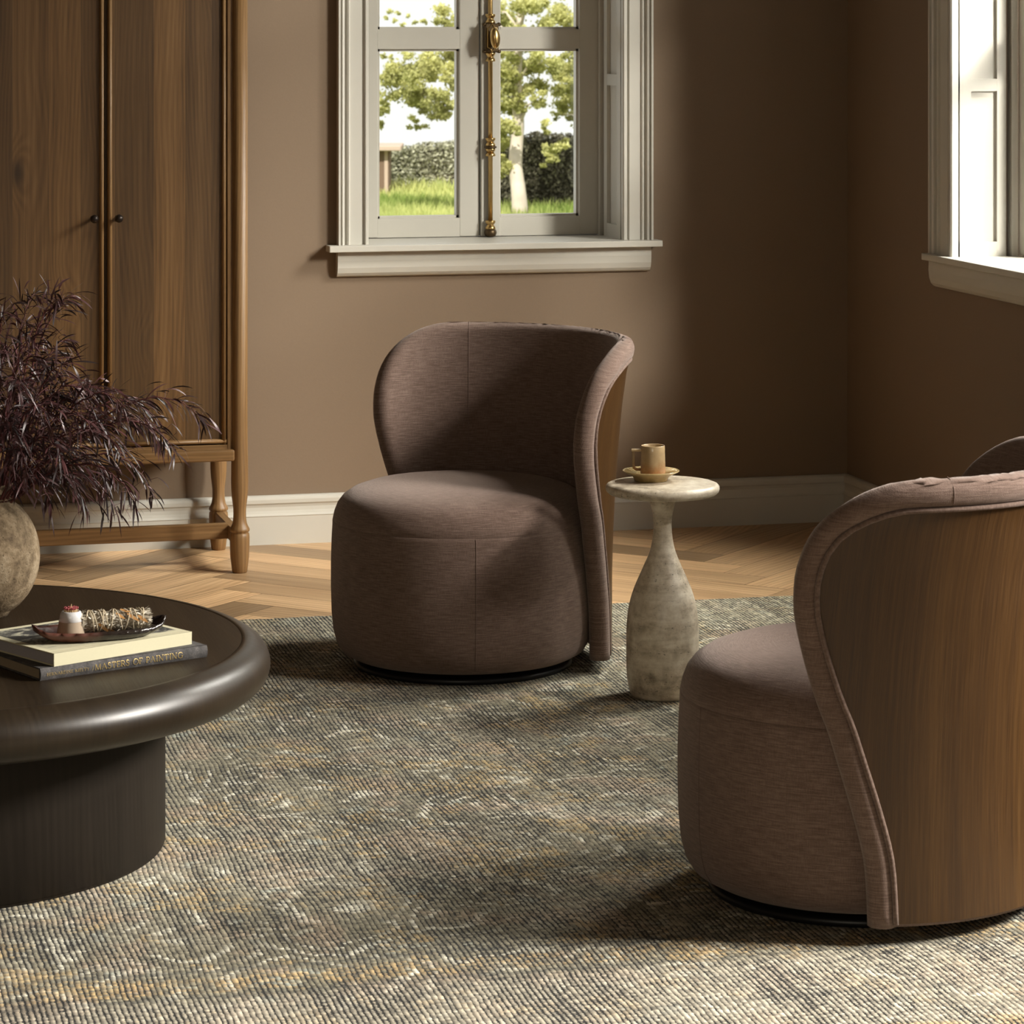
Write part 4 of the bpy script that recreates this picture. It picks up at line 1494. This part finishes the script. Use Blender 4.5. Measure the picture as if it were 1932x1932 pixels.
for (x, y, r) in ((735, 22, 5), (750, 26, 5), (728, 34, 4), (770, 30, 3), (782, 42, 4), (760, 48, 5), (745, 40, 4), (800, 40, 6), (722, 105, 6), (738, 110, 5), (712, 30, 3), (790, 60, 9), (815, 70, 10)):
    blob(x, y, r)
Yt = ground_Y(412)
trk = [gp(980, 414, 71.5), gp(981, 395, 71.5), gp(977, 350, 71.6), gp(972, 310, 71.8), gp(975, 270, 72), gp(978, 230, 72), (gp(975, 150, 72)), gp(980, 60, 72), gp(985, -60, 72)]
trk[0].z = ZG
tree('pale trunked leafy tree standing on the lawn before the hedge', trk, .165, blobs, 3, 42000, .047, None)
blobs = []
for (x, y, r) in ((1075, 90, 30), (1060, 130, 26), (1085, 150, 30), (1070, 190, 24), (1090, 215, 22), (1055, 170, 16), (1100, 70, 34), (1110, 180, 34), (1120, 120, 40), (1080, 40, 30), (1060, 215, 12)):
    blob(x, y, r, 73)
trk = [gp(1125, 396, 73), gp(1122, 300, 73), gp(1118, 180, 73), gp(1115, 40, 73)]
trk[0].z = ZG
tree('second tree with yellowish leaves at the right edge of the window view', trk, .13, blobs, 8, 12000, .047, None)

# ------------------------------------------------------------------ light
wd = bpy.data.worlds.new('hazy_sky')
S.world = wd
wd.use_nodes = True
nt = wd.node_tree
nt.nodes.clear()
wo = nt.nodes.new('ShaderNodeOutputWorld')
bg = nt.nodes.new('ShaderNodeBackground')
bg.inputs[0].default_value = (1.0, .99, .96, 1)
bg.inputs[1].default_value = 1.28
nt.links.new(bg.outputs[0], wo.inputs[0])

def area(name, loc, target, sx, sy, power, col, spread=180):
    d = bpy.data.lights.new(name, 'AREA')
    d.shape = 'RECTANGLE'
    d.size, d.size_y = sx, sy
    d.energy = power
    d.color = col
    d.spread = math.radians(spread)
    o = bpy.data.objects.new(name, d)
    COL.objects.link(o)
    o.location = loc
    o.rotation_euler = (Vector(target) - Vector(loc)).to_track_quat('-Z', 'Y').to_euler()
    return o
sun = bpy.data.lights.new('sun', 'SUN')
sun.energy = 5.5
sun.angle = math.radians(1)
sun.color = (1, .95, .85)
so_ = bpy.data.objects.new('sun', sun)
COL.objects.link(so_)
so_.rotation_euler = Vector((.35, .8, -.75)).to_track_quat('-Z', 'Y').to_euler()

# daylight entering through the right wall's window
area('daylight_right_window', (7.6, 5.35, 3.6), (1.6, 8.3, .9), 1.5, .8, 118, (1, .945, .86))
area('sky_right_window', (7.0, 4.95, 5.0), (2.1, 7.6, .2), 2.3, 1.0, 470, (1, .955, .89))
area('near_sky_right_window', (3.80, 7.50, 2.45), (2.1, 7.0, .0), .66, .6, 72, (1, .96, .90), 115)
# soft key from the right front, through unseen openings shaped for it
area('daylight_side_window', (6.2, 3.6, 3.3), (1.4, 5.4, .4), 1.1, 1.1, 860, (1, .945, .86))
# added soft fill from behind the camera; the wall there has no window
area('front_fill', (-1.0, -1.3, 2.0), (1.2, 6.5, .6), 2.2, 1.6, 54, (1, .89, .70))

# ------------------------------------------------------------------ colour management
S.view_settings.view_transform = 'Standard'
S.view_settings.look = 'None'
S.view_settings.exposure = -0.12
S.view_settings.gamma = 1.0
S.view_settings.use_curve_mapping = False
S.cycles.max_bounces = 6
S.cycles.diffuse_bounces = 3
S.cycles.transparent_max_bounces = 12
S.cycles.caustics_reflective = False
S.cycles.caustics_refractive = False
S.cycles.use_denoising = True
